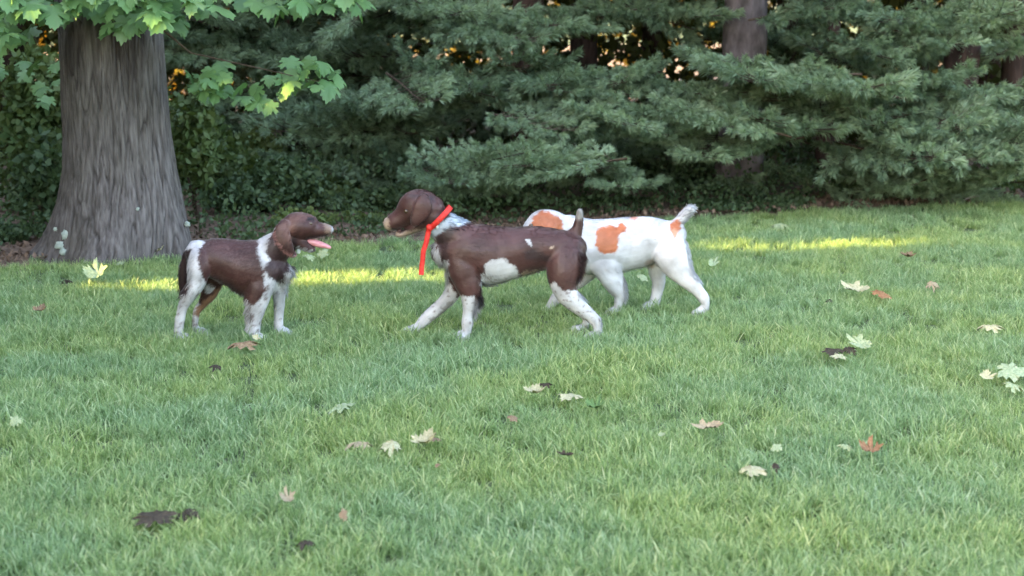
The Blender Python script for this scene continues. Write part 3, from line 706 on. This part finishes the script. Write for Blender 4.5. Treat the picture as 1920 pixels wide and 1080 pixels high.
# ------------------------------------------------------------------ dogs
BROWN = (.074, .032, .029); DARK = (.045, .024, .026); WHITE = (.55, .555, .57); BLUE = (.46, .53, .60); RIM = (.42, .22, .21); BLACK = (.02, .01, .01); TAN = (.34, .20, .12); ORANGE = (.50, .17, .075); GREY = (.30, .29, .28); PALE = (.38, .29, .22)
def sdpoly(pts, x, y):
    """signed distance (negative inside), vectorised"""
    P = np.array(pts, float); d = np.full(len(x), 1e9); ins = np.zeros(len(x), bool)
    for i in range(len(P)):
        a_, b_ = P[i], P[i - 1]; e = b_ - a_; wx, wy = x - a_[0], y - a_[1]
        t = np.clip((wx * e[0] + wy * e[1]) / (e @ e + 1e-9), 0, 1)
        d = np.minimum(d, (wx - t * e[0]) ** 2 + (wy - t * e[1]) ** 2)
        c = (a_[1] > y) != (b_[1] > y)
        with np.errstate(divide='ignore', invalid='ignore'): xx = (b_[0] - a_[0]) * (y - a_[1]) / (b_[1] - a_[1] + 1e-12) + a_[0]
        ins ^= c & (x < xx)
    return np.where(ins, -1, 1) * np.sqrt(d)
class Dog:
    def __init__(s, name, label, ox, oy, sc, Y0, cx, face):
        s.ox, s.oy, s.sc, s.Y0 = ox, oy, sc, Y0; s.face = face
        s.root = empty('dog', (onplane(ox + cx / sc, 600, Y0).x, Y0, 0)); tag(s.root, label, 'dog')
        s.V = []; s.F = []
    def w(s, cx, cy, dy=0):
        return onplane(s.ox + cx / s.sc, s.oy + cy / s.sc, s.Y0 + dy)
    def tube(s, pts, seg=20, paw=None):
        """pts: (cx, cy, r, halfwidth_m, dy) ; ellipse rings across the path with rounded ends"""
        R_ = []
        for (cx, cy, r, hw, dy) in pts:
            R_.append((s.w(cx, cy, dy), r / s.sc * mscale(s.oy + cy / s.sc, s.Y0 + dy), hw))
        if paw:
            f, ln = s.face, paw; p, r, hw = R_[-1]
            R_.append((Vector((p.x + f * .012, p.y, .034)), max(.026, min(r, .03)), hw))
            s.sph(Vector((p.x + f * .022, p.y, .022)), (.034 * ln, .027, .024))
            s.sph(Vector((p.x + f * .045 * ln, p.y - .010, .017)), (.02, .013, .018)); s.sph(Vector((p.x + f * .045 * ln, p.y + .010, .017)), (.02, .013, .018))
        s.rings(R_, seg)
    def rings(s, R_, seg=20):
        # densify with a smooth curve
        pts = []
        n = len(R_)
        def cr(a, b, c, d, t): return .5 * (2 * b + (c - a) * t + (2 * a - 5 * b + 4 * c - d) * t * t + (3 * b - a - 3 * c + d) * t ** 3)
        for i in range(n - 1):
            g = [R_[max(i - 1, 0)], R_[i], R_[i + 1], R_[min(i + 2, n - 1)]]
            for k in range(5):
                t = k / 5
                pts.append((cr(g[0][0], g[1][0], g[2][0], g[3][0], t), max(.003, cr(g[0][1], g[1][1], g[2][1], g[3][1], t)), max(.003, cr(g[0][2], g[1][2], g[2][2], g[3][2], t))))
        pts.append(R_[-1])
        m = len(pts); tan = [(pts[min(i + 1, m - 1)][0] - pts[max(i - 1, 0)][0]).normalized() for i in range(m)]
        full = []
        p, r, hw = pts[0]; q = min(r, hw)
        for k in (4, 3, 2, 1):
            a = k / 4.3 * math.pi / 2; full.append((p - tan[0] * q * math.sin(a), r * math.cos(a), hw * math.cos(a), tan[0]))
        for i in range(m): full.append((*pts[i], tan[i]))
        p, r, hw = pts[-1]; q = min(r, hw)
        for k in (1, 2, 3, 4):
            a = k / 4.3 * math.pi / 2; full.append((p + tan[-1] * q * math.sin(a), r * math.cos(a), hw * math.cos(a), tan[-1]))
        base = len(s.V)
        for (p, r, hw, t) in full:
            side = Vector((0, 1, 0)); side = (side - t * side.dot(t)).normalized(); u = t.cross(side).normalized()
            for k in range(seg):
                a = 2 * math.pi * k / seg; s.V.append(p + u * math.sin(a) * r + side * math.cos(a) * hw)
        nf = len(full)
        for i in range(nf - 1):
            for k in range(seg):
                k2 = (k + 1) % seg; s.F.append((base + i * seg + k, base + i * seg + k2, base + (i + 1) * seg + k2, base + (i + 1) * seg + k))
        s.F.append(tuple(base + k for k in reversed(range(seg)))); s.F.append(tuple(base + (nf - 1) * seg + k for k in range(seg)))
    def sph(s, c, rad):
        base = len(s.V); N, K = 8, 12
        for i in range(1, N):
            a = math.pi * i / N
            for k in range(K):
                b = 2 * math.pi * k / K; s.V.append(c + Vector((rad[0] * math.sin(a) * math.cos(b), rad[1] * math.sin(a) * math.sin(b), rad[2] * math.cos(a))))
        for i in range(N - 2):
            for k in range(K):
                k2 = (k + 1) % K; s.F.append((base + i * K + k, base + (i + 1) * K + k, base + (i + 1) * K + k2, base + i * K + k2))
        s.F.append(tuple(base + k for k in range(K))); s.F.append(tuple(base + (N - 2) * K + k for k in reversed(range(K))))
    def build(s, paint, base_col, feather, voxel=.0055, smooth=5, seed=1, ticking=1):
        loc = s.root.location
        me = bpy.data.meshes.new('tmp'); me.from_pydata([tuple(v - loc) for v in s.V], [], s.F); me.update()
        o = bpy.data.objects.new('tmp', me); C.objects.link(o)
        m = o.modifiers.new('r', 'REMESH'); m.mode = 'VOXEL'; m.voxel_size = voxel; m.use_smooth_shade = True
        m = o.modifiers.new('s', 'SMOOTH'); m.factor = .6; m.iterations = smooth
        dg = bpy.context.evaluated_depsgraph_get(); ev = bpy.data.meshes.new_from_object(o.evaluated_get(dg))
        bpy.data.objects.remove(o)
        ev.name = 'body'; nv = len(ev.vertices); co = np.zeros(nv * 3, np.float32); ev.vertices.foreach_get('co', co); co = co.reshape(-1, 3).astype(float)
        no = np.zeros(nv * 3, np.float32); ev.vertices.foreach_get('normal', no); no = no.reshape(-1, 3).astype(float)
        co = co + no * np.array([mnoise.noise(Vector(c * 9 + Vector((seed, 0, 0)))) * .006 + mnoise.noise(Vector(c * 22)) * .0018 for c in map(Vector, co)])[:, None]
        ev.vertices.foreach_set('co', co.astype(np.float32).ravel()); ev.update()
        # position in the side view, as crop units of the study of the photograph
        W = co + np.array(loc); dep = W[:, 1] * CP - (W[:, 2] - CAMH) * SP; up = W[:, 1] * SP + (W[:, 2] - CAMH) * CP
        X = ((960 + F * W[:, 0] / dep) - s.ox) * s.sc; Y = ((540 - F * up / dep) - s.oy) * s.sc
        jit = np.array([mnoise.noise(Vector(c * 38)) * 15 + mnoise.noise(Vector(c * 110)) * 12 for c in co])
        col = np.tile(np.array(base_col, float), (nv, 1)); dy = co[:, 1]
        for (c, soft, side, poly) in paint:
            d = sdpoly(poly, X, Y) + jit * (s.sc / 3.4); a = np.clip(.5 - d / soft, 0, 1)
            if side == 'n': a *= (dy < 0.01)
            elif side == 'f': a *= (dy > 0.03)
            elif callable(side): a *= side(co)
            col = col * (1 - a[:, None]) + np.array(c) * a[:, None]
        tk = np.array([mnoise.noise(Vector(c * 75)) for c in co]); tk = np.clip((tk - .34) * 9, 0, .75) * (co[:, 2] < .30) * (col[:, 2] > .4) * ticking
        col = col * (1 - tk[:, None]) + np.array((.16, .12, .11)) * tk[:, None]
        cattr(ev, 'coat', col); ev.materials.clear(); ev.materials.append(M['coat'])
        body = link('body', ev, None, s.root)
        # fur: thin tapering hairs swept back, longer on the feathering
        ev.calc_loop_triangles(); nt = len(ev.loop_triangles); tri = np.zeros(nt * 3, np.int32); ev.loop_triangles.foreach_get('vertices', tri); tri = tri.reshape(-1, 3)
        A = np.linalg.norm(np.cross(co[tri[:, 1]] - co[tri[:, 0]], co[tri[:, 2]] - co[tri[:, 0]]), axis=1); rg = np.random.default_rng(seed)
        def hairs(n, p, L0, L1, lift, flow, wd):
            k = rg.choice(nt, n, p=p / p.sum()); b = rg.dirichlet((1, 1, 1), n)[:, :, None]
            pos = (co[tri[k]] * b).sum(1); nn = (no[tri[k]] * b).sum(1); cc = (col[tri[k]] * b).sum(1)
            nn /= np.linalg.norm(nn, axis=1)[:, None] + 1e-9
            fl = np.array(flow) + rg.normal(0, .22, (n, 3)); fl -= nn * (fl * nn).sum(1)[:, None]; fl /= np.linalg.norm(fl, axis=1)[:, None] + 1e-9
            d = fl + nn * (lift + rg.normal(0, .08, n))[:, None]; d /= np.linalg.norm(d, axis=1)[:, None]
            L = rg.uniform(L0, L1, n)[:, None]; sd_ = np.cross(d, nn); sd_ /= np.linalg.norm(sd_, axis=1)[:, None] + 1e-9
            base = pos - nn * .001
            Vv = np.stack([base - sd_ * wd, base + sd_ * wd, pos + d * L * .6 + sd_ * wd * .7, pos + d * L + np.array([0, 0, -.12]) * L], 1).reshape(-1, 3)
            sh = rg.uniform(.85, 1.16, n)[:, None]
            return Vv, np.repeat(np.clip(cc * sh, 0, .85), 4, 0), np.repeat(nn, 4, 0)
        n1 = 60000; hv, hc, hn = hairs(n1, A, .008, .015, .13, (-s.face * 1.0, 0, -.55), .0009)
        allv, allc, alln = [hv], [hc], [hn]
        Tc = co[tri].mean(1); TX = X[tri].mean(1); TY_ = Y[tri].mean(1)
        for (poly, n, L0, L1, flow) in feather:
            mk = (sdpoly(poly, TX, TY_) < 0)
            if mk.sum() == 0: continue
            v, c, m_ = hairs(int(n * .42), A * mk, L0 * 1.3, L1 * 1.4, .32, flow, .0012); allv.append(v); allc.append(c); alln.append(m_)
        Vv = np.concatenate(allv); cc = np.concatenate(allc); nq = len(Vv) // 4
        fm = mesh_np('fur', Vv, np.arange(nq * 4).reshape(nq, 4), True); cattr(fm, 'coat', cc); fm.normals_split_custom_set_from_vertices(np.concatenate(alln).astype(np.float32).tolist()); fm.materials.append(M['fur'])
        f = link('fur', fm, None, s.root); f['kind'] = 'stuff'
        print('dog', nv, nq)
        return body
    def part(s, name, pts, mat, seg=12, voxel=None):
        v, f = s.V, s.F; s.V, s.F = [], []
        s.tube(pts, seg); loc = s.root.location
        me = bpy.data.meshes.new(name); me.from_pydata([tuple(q - loc) for q in s.V], [], s.F); me.update()
        for p in me.polygons: p.use_smooth = True
        s.V, s.F = v, f
        return link(name, me, M[mat], s.root)
    def ball(s, name, cx, cy, dy, rad, mat):
        v, f = s.V, s.F; s.V, s.F = [], []
        s.sph(s.w(cx, cy, dy), rad); loc = s.root.location
        me = bpy.data.meshes.new(name); me.from_pydata([tuple(q - loc) for q in s.V], [], s.F); me.update()
        for p in me.polygons: p.use_smooth = True
        s.V, s.F = v, f
        return link(name, me, M[mat], s.root)
    def band(s, name, c, a, b, hw, ry, wdt, mat, dy=0, th=.003):
        """a strap round the neck: centre c (crop), half axis vector (a, b crop) in the side view, ry across, wdt = strap width (m) """
        loc = s.root.location; c0 = s.w(*c, dy); ea = s.w(c[0] + a, c[1] + b, dy) - c0; ax = Vector((ea.z, 0, -ea.x)).normalized(); N = 40; V = []; Fc = []
        for k in range(N):
            t = 2 * math.pi * k / N; rad = ea * math.cos(t) + Vector((0, 1, 0)) * ry * math.sin(t); o_ = rad.normalized() * th
            for q in (rad - ax * wdt / 2, rad + o_ - ax * wdt / 2, rad + o_ + ax * wdt / 2, rad + ax * wdt / 2): V.append(tuple(c0 + q - loc))
        for k in range(N):
            k2 = (k + 1) % N
            for j in range(4): Fc.append((k * 4 + j, k * 4 + (j + 1) % 4, k2 * 4 + (j + 1) % 4, k2 * 4 + j))
        return link(name, mesh_np(name, V, Fc), M[mat], s.root)

# --- the small brown dog on the left (crop study: 3.484 px per photo px from 300,370)
A = Dog('dog', 'smallest brown and white dog standing open-mouthed near the maple', 300, 370, 3.484, 6.96, 470, 1)
A.tube([(262, 372, 92, .062, 0), (320, 388, 124, .078, 0), (400, 408, 142, .086, 0), (480, 428, 156, .093, 0), (560, 452, 178, .098, 0), (640, 470, 196, .096, 0), (715, 478, 170, .085, -.004), (780, 480, 105, .066, -.008), (815, 490, 62, .045, -.01)], 28)
A.tube([(680, 400, 135, .072, 0), (745, 345, 112, .06, -.006), (800, 300, 96, .052, -.01), (850, 255, 90, .05, -.012)], 24)
A.tube([(845, 205, 76, .052, -.012), (890, 192, 88, .058, -.012), (940, 188, 88, .057, -.012), (988, 198, 77, .049, -.012), (1018, 209, 56, .038, -.012), (1052, 211, 44, .030, -.012), (1090, 210, 37, .025, -.012), (1106, 210, 30, .021, -.012)], 24)
A.tube([(885, 270, 64, .045, -.012), (932, 302, 42, .034, -.012), (968, 325, 27, .026, -.012), (998, 340, 16, .019, -.012)], 16)
for sd_ in (-1, 1):
    A.tube([(822, 165, 30, .012, -.012 + sd_ * .054), (797, 222, 52, .012, -.012 + sd_ * .066), (808, 288, 55, .011, -.012 + sd_ * .072), (845, 345, 38, .010, -.012 + sd_ * .070), (872, 380, 18, .008, -.012 + sd_ * .066)], 14)
A.tube([(225, 315, 30, .022, .01), (178, 375, 26, .018, .01), (158, 450, 27, .016, .01), (155, 540, 27, .014, .01), (150, 610, 20, .010, .01), (142, 640, 9, .006, .01)], 12)
# legs: near hind, far hind, near fore, far fore
A.tube([(270, 390, 80, .045, -.045), (262, 480, 72, .046, -.062), (240, 560, 55, .038, -.068), (200, 625, 44, .030, -.07), (160, 690, 38, .022, -.07), (140, 760, 32, .018, -.07), (126, 850, 27, .017, -.07), (118, 915, 26, .017, -.07)], 18, paw=1)
A.tube([(310, 430, 100, .045, .04), (330, 540, 82, .044, .06), (318, 625, 58, .036, .066), (282, 690, 36, .027, .07), (243, 745, 26, .019, .07), (234, 815, 20, .015, .07), (236, 880, 18, .015, .07)], 18, paw=.9)
A.tube([(670, 500, 110, .04, -.045), (650, 600, 92, .044, -.056), (632, 680, 76, .038, -.06), (624, 745, 58, .03, -.062), (618, 810, 44, .024, -.062), (612, 865, 42, .023, -.062), (606, 915, 32, .019, -.062)], 18, paw=1.15)
A.tube([(770, 520, 70, .036, .03), (778, 600, 50, .034, .045), (780, 690, 34, .026, .05), (778, 780, 28, .020, .052), (776, 860, 26, .018, .052), (775, 905, 25, .018, .052)], 18, paw=1)
A.build([(BROWN, 10, None, [(262, 340), (310, 240), (650, 255), (640, 330), (665, 430), (688, 520), (690, 610), (650, 670), (598, 712), (545, 645), (440, 590), (380, 590), (300, 560), (245, 440)]),
         (BROWN, 10, 'f', [(260, 240), (310, 240), (430, 600), (360, 700), (270, 740), (240, 560)]),
         (TAN, 16, 'f', [(250, 720), (420, 560), (400, 640), (330, 730), (260, 790), (215, 760)]),
         (BROWN, 8, None, [(735, 225), (700, 320), (716, 400), (690, 455), (718, 520), (770, 558), (800, 532), (842, 470), (875, 395), (900, 340), (1000, 350), (1130, 240), (1120, 170), (1000, 60), (820, 60)]),
         (DARK, 14, None, [(700, 330), (716, 400), (690, 455), (718, 520), (770, 558), (800, 532), (842, 470), (868, 395), (820, 360), (770, 280), (735, 250)]),
         (DARK, 8, None, [(100, 350), (205, 340), (196, 420), (200, 600), (135, 660), (90, 620)]),
         (WHITE, 10, lambda c: (c[:, 1] < -.02), [(190, 400), (235, 330), (250, 440), (290, 560), (250, 650), (150, 650), (195, 590)]),
         ((.25, .18, .14), 14, None, [(1064, 168), (1080, 166), (1125, 170), (1125, 235), (1100, 228)]),
         ((.16, .08, .065), 30, None, [(840, 130), (930, 90), (1000, 115), (960, 140), (900, 170), (850, 300), (770, 290), (770, 200)]),
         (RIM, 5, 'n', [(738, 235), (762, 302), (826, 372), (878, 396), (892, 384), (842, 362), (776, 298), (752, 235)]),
         (BLACK, 10, None, [(975, 248), (1095, 243), (1095, 252), (1000, 275), (965, 275)]), (DARK, 14, 'n', [(868, 240), (900, 250), (890, 340), (868, 350)]), (BLACK, 8, 'n', [(968, 134), (1000, 140), (1004, 150), (968, 148)]),
         (WHITE, 8, None, [(905, 318), (965, 335), (960, 350), (910, 345)])],
        WHITE, [([(540, 700), (600, 700), (600, 940), (545, 930)], 1500, .015, .035, (-.6, 0, -1)), ([(100, 400), (200, 400), (200, 640), (120, 640)], 1500, .015, .03, (-.1, 0, -1)),
                ([(380, 540), (540, 600), (600, 700), (400, 620)], 800, .012, .022, (-.5, 0, -1)), ([(180, 380), (230, 380), (230, 620), (150, 660)], 900, .012, .025, (-.7, 0, -.8)),
                ([(780, 440), (880, 440), (860, 600), (780, 620)], 900, .018, .036, (.3, 0, -1)), ([(750, 160), (880, 300), (900, 390), (820, 370)], 700, .012, .02, (.1, 0, -1))], seed=11)
A.part('tongue', [(962, 284, 14, .014, -.012), (1000, 294, 23, .018, -.012), (1040, 306, 23, .019, -.012), (1080, 317, 17, .017, -.012), (1108, 327, 11, .013, -.012)], 'tongue')
A.ball('nose', 1112, 200, -.012, (.010, .012, .010), 'nose')
for d_ in (-.043, .019): A.ball('eye', 982, 172, d_ - .010, (.011, .008, .010), 'eye')
A.band('collar', (822, 318), 62, 66, 0, .062, .012, 'pink', dy=-.01)
A.ball('tag', 905, 352, -.03, (.009, .002, .012), 'metal')

# --- the walking dog with the red collar (3.374 px per photo px from 700,340)
B = Dog('dog', 'brown dog with white legs and red collar walking with stub tail up', 700, 340, 3.374, 7.0, 850, -1)
B.tube([(1255, 425, 95, .066, 0), (1200, 425, 118, .08, 0), (1120, 425, 132, .088, 0), (1030, 430, 146, .09, 0), (930, 442, 156, .096, 0), (840, 455, 170, .10, 0), (750, 464, 184, .102, 0), (660, 462, 188, .1, 0), (570, 448, 176, .092, 0), (490, 445, 138, .075, 0), (440, 450, 88, .055, 0)], 28)
B.tube([(590, 390, 130, .076, 0), (520, 345, 118, .068, 0), (455, 295, 104, .06, 0), (395, 245, 94, .056, 0), (360, 215, 90, .056, 0)], 24)
B.tube([(375, 175, 88, .054, 0), (330, 165, 106, .062, 0), (278, 165, 112, .064, 0), (238, 182, 104, .058, 0), (196, 215, 74, .043, 0), (160, 240, 60, .036, 0), (132, 255, 56, .034, 0), (114, 264, 51, .031, 0), (100, 268, 44, .027, 0)], 24)
B.tube([(330, 250, 58, .045, 0), (270, 285, 40, .037, 0), (215, 318, 24, .027, 0), (175, 334, 22, .024, 0), (152, 338, 18, .020, 0)], 16)
for sd_ in (-1, 1):
    B.tube([(318, 95, 30, .012, sd_ * .060), (318, 140, 54, .011, sd_ * .070), (298, 195, 56, .010, sd_ * .073), (270, 245, 40, .009, sd_ * .070), (256, 272, 20, .008, sd_ * .066)], 14)
B.tube([(1240, 370, 62, .034, 0), (1282, 320, 40, .024, 0), (1298, 265, 30, .018, 0), (1306, 215, 24, .015, 0), (1306, 188, 20, .012, 0)], 14)
B.tube([(1215, 460, 118, .05, -.045), (1205, 540, 118, .054, -.06), (1200, 620, 100, .048, -.07), (1225, 705, 76, .038, -.074), (1290, 780, 58, .03, -.075), (1355, 835, 44, .023, -.075), (1404, 880, 41, .019, -.075), (1420, 930, 28, .016, -.075), (1420, 985, 26, .017, -.075)], 18, paw=1)
B.tube([(1215, 460, 110, .05, .04), (1190, 560, 100, .05, .06), (1185, 650, 72, .042, .068), (1230, 735, 50, .034, .07), (1295, 805, 38, .026, .07), (1345, 860, 28, .018, .07), (1340, 915, 22, .015, .07), (1325, 950, 20, .015, .07)], 18, paw=1)
B.tube([(580, 480, 120, .042, -.045), (580, 560, 108, .046, -.056), (600, 640, 88, .04, -.062), (612, 710, 68, .034, -.064), (606, 775, 46, .026, -.065), (600, 840, 37, .021, -.065), (595, 895, 39, .023, -.065), (591, 945, 30, .018, -.065), (592, 985, 28, .018, -.065)], 18, paw=1)
B.tube([(545, 560, 90, .042, .04), (520, 660, 66, .036, .056), (470, 745, 50, .029, .06), (405, 805, 42, .023, .062), (345, 855, 36, .019, .062), (295, 905, 31, .017, .062), (262, 940, 26, .017, .062)], 18, paw=1)
legs_b = lambda c: (c[:, 1] < 0.0)
B.build([(WHITE, 8, None, [(380, 340), (440, 560), (470, 620), (530, 725), (640, 735), (720, 690), (760, 900), (700, 1080), (180, 1080), (180, 900), (400, 700), (380, 480)]),
         (WHITE, 8, None, [(1120, 690), (1190, 692), (1310, 692), (1500, 760), (1500, 1080), (1100, 1080)]),
         (WHITE, 8, None, [(1118, 650), (1150, 635), (1190, 692), (1120, 800)]),
         (WHITE, 10, None, [(664, 640), (700, 545), (742, 492), (832, 486), (880, 530), (925, 585), (850, 700), (700, 700)]),
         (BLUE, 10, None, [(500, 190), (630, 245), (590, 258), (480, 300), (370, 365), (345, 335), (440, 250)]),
         (WHITE, 8, None, [(380, 365), (405, 420), (432, 500), (470, 500), (475, 600), (400, 600), (370, 420)]),
         (PALE, 10, None, [(940, 568), (1045, 562), (1050, 600), (940, 600)]),
         (TAN, 20, lambda c: (c[:, 1] > -.03), [(1290, 480), (1345, 480), (1350, 700), (1300, 710)]),
         (BLACK, 8, None, [(122, 300), (230, 312), (335, 292), (335, 302), (225, 326), (122, 314)]), (DARK, 12, 'n', [(215, 90), (240, 80), (380, 100), (400, 130), (370, 120), (300, 95), (232, 110)]), (PALE, 12, None, [(50, 215), (88, 215), (100, 250), (96, 305), (50, 315)]),  # BLACK strip paints the dark of the mouth gap between the jaws
         (PALE, 12, None, [(110, 318), (200, 326), (340, 292), (350, 304), (240, 345), (150, 380), (110, 350)]),
         (WHITE, 5, None, [(962, 370), (980, 350), (1002, 385), (1000, 412), (980, 395)]), (PALE, 5, None, [(1122, 405), (1142, 405), (1142, 418), (1122, 418)]),
         (DARK, 30, legs_b, [(950, 440), (1020, 430), (1120, 470), (1130, 510), (1040, 500), (960, 500)]),  # DARK patch paints the shading of the leg fold into the coat
         (DARK, 24, None, [(400, 350), (490, 285), (520, 290), (470, 380), (470, 490), (430, 480)]),
         (GREY, 22, None, [(1280, 160), (1330, 160), (1330, 220), (1310, 240), (1282, 230)]),
         ((.07, .034, .03), 18, None, [(210, 100), (235, 95), (250, 260), (230, 260)]),
         (GREY, 6, 'f', [(470, 770), (500, 770), (440, 850), (360, 890), (350, 870), (420, 830)])],
        BROWN, [([(640, 700), (720, 700), (700, 980), (630, 960)], 2200, .02, .045, (.45, 0, -1)), ([(1290, 440), (1350, 440), (1350, 720), (1290, 720)], 2200, .02, .04, (.5, 0, -1)),
                ([(640, 480), (760, 600), (720, 720), (640, 690)], 900, .015, .03, (.6, 0, -1)), ([(380, 360), (470, 500), (480, 640), (400, 600)], 900, .015, .03, (.2, 0, -1)),
                ([(700, 590), (1060, 540), (1060, 620), (700, 680)], 1200, .012, .022, (.5, 0, -1)), ([(480, 180), (640, 240), (560, 300), (400, 330)], 900, .012, .02, (1, 0, -.4)),
                ([(1380, 850), (1470, 850), (1460, 1000), (1400, 1000)], 500, .01, .02, (.6, 0, -1))], seed=12)
B.ball('nose', 82, 252, 0, (.010, .013, .011), 'pale_nose')
for d_ in (-.05, .05): B.ball('eye', 208, 190, d_, (.011, .008, .010), 'eye')
B.band('collar', (418, 232), 66, -66, 0, .068, .024, 'red', th=.007)
B.ball('knot', 356, 292, -.052, (.016, .014, .017), 'red')
B.band('collar_edge', (424, 238), 66, -66, 0, .070, .008, 'dark_strap', th=.005)
B.ball('tag', 405, 290, -.066, (.006, .003, .010), 'metal')
def strap(s, pts, wd, mat):
    loc = s.root.location; V = []; Fc = []
    P = [s.w(a, b, c) - loc for a, b, c in pts]
    for i, p in enumerate(P):
        d = (P[min(i + 1, len(P) - 1)] - P[max(i - 1, 0)]).normalized(); u = d.cross(Vector((0, 1, 0))).normalized() * wd / 2; nn = Vector((0, .0015, 0))
        V += [tuple(p - u - nn), tuple(p + u - nn), tuple(p + u + nn), tuple(p - u + nn)]
    for i in range(len(P) - 1):
        for j in range(4): Fc.append((i * 4 + j, i * 4 + (j + 1) % 4, i * 4 + 4 + (j + 1) % 4, i * 4 + 4 + j))
    Fc.append((0, 1, 2, 3)); Fc.append((len(V) - 4, len(V) - 1, len(V) - 2, len(V) - 3))
    return link('hanging_strap', mesh_np('hanging_strap', V, Fc), M[mat], s.root)
strap(B, [(352, 298, -.05), (343, 345, -.066), (334, 390, -.060), (317, 440, -.072), (312, 495, -.062), (306, 545, -.070), (303, 592, -.066)], .022, 'red')

# --- the white dog behind (4.155 px per photo px from 960,360)
D = Dog('dog', 'white dog with orange patches behind the walking one, tail raised', 960, 360, 4.155, 7.56, 800, -1)
D.tube([(1250, 330, 110, .066, 0), (1190, 345, 140, .08, 0), (1110, 365, 172, .09, 0), (1010, 385, 198, .094, 0), (900, 400, 206, .1, 0), (790, 418, 212, .105, 0), (690, 425, 214, .104, 0), (600, 425, 212, .096, 0), (520, 420, 180, .08, 0), (460, 420, 110, .06, 0)], 28)
D.tube([(600, 355, 150, .082, 0), (510, 325, 132, .072, 0), (430, 300, 118, .064, 0), (360, 285, 106, .058, 0)], 24)
D.tube([(370, 270, 98, .056, 0), (300, 252, 112, .064, 0), (230, 258, 114, .065, 0), (170, 290, 92, .055, 0), (120, 335, 64, .042, 0), (85, 375, 54, .035, 0), (50, 415, 46, .03, 0), (28, 440, 36, .025, 0)], 24)
D.tube([(260, 340, 60, .045, 0), (190, 400, 42, .036, 0), (130, 450, 28, .027, 0), (90, 478, 20, .02, 0)], 14)
for sd_ in (-1, 1):
    D.tube([(310, 255, 32, .012, sd_ * .060), (300, 285, 50, .011, sd_ * .066), (280, 310, 58, .010, sd_ * .073), (255, 360, 36, .009, sd_ * .070)], 14)
D.tube([(1230, 290, 62, .034, 0), (1285, 245, 44, .026, 0), (1330, 195, 38, .022, 0), (1375, 150, 38, .020, 0), (1398, 135, 34, .018, 0)], 14)
D.tube([(1200, 400, 150, .052, -.045), (1230, 480, 142, .056, -.062), (1275, 565, 118, .05, -.072), (1335, 650, 88, .038, -.076), (1400, 715, 64, .03, -.077), (1455, 775, 48, .023, -.077), (1492, 825, 45, .020, -.077), (1508, 880, 31, .017, -.077)], 18, paw=1)
D.tube([(1180, 440, 130, .05, .045), (1140, 540, 105, .048, .065), (1130, 630, 66, .038, .072), (1140, 700, 50, .029, .074), (1128, 780, 46, .021, .074), (1112, 850, 40, .018, .074), (1105, 880, 36, .018, .074)], 18, paw=1)
D.tube([(700, 480, 150, .045, -.045), (740, 580, 122, .048, -.06), (780, 670, 94, .04, -.066), (818, 750, 70, .032, -.068), (838, 805, 52, .025, -.068), (830, 860, 38, .021, -.068), (820, 925, 31, .018, -.068)], 18, paw=.9)
D.tube([(620, 560, 110, .044, .04), (540, 650, 84, .036, .056), (440, 730, 62, .029, .06), (365, 800, 48, .023, .062), (318, 860, 40, .019, .062), (290, 905, 36, .019, .062)], 18)
s_ = D.w(288, 905, .062); D.sph(Vector((s_.x - .014, s_.y, s_.z - .012)), (.036, .025, .022))
ell = lambda cx, cy, rx, ry, n=18: [(cx + rx * math.cos(2 * math.pi * k / n), cy + ry * math.sin(2 * math.pi * k / n)) for k in range(n)]
WHITE = (.61, .615, .63)
D.build([(ORANGE, 12, None, ell(738, 372, 95, 112)), (ORANGE, 12, None, ell(850, 280, 38, 34)), (ORANGE, 12, None, ell(790, 300, 60, 40)),
         ((.62, .30, .22), 12, None, ell(950, 200, 28, 18)), (ORANGE, 10, None, ell(1272, 262, 38, 50)), ((.66, .35, .22), 10, None, ell(1266, 310, 18, 36)),
         (ORANGE, 14, None, [(140, 235), (175, 175), (230, 150), (300, 158), (360, 185), (392, 225), (395, 300), (380, 400), (200, 420), (150, 330)]),
         ((.45, .38, .34), 24, None, ell(1075, 555, 45, 28))],
        WHITE, [([(1230, 80), (1450, 80), (1450, 250), (1300, 260)], 1200, .01, .02, (.4, 0, .2)), ([(1330, 350), (1440, 400), (1460, 700), (1380, 640)], 1200, .015, .03, (.5, 0, -1)),
                ([(860, 640), (920, 700), (910, 830), (850, 830)], 800, .015, .03, (.5, 0, -1)), ([(800, 580), (1130, 520), (1130, 620), (820, 680)], 900, .012, .022, (.5, 0, -1))], seed=13, ticking=0)
D.ball('nose', 20, 432, 0, (.010, .013, .011), 'nose')
for d_ in (-.05, .05): D.ball('eye', 150, 262, d_, (.011, .008, .010), 'eye')
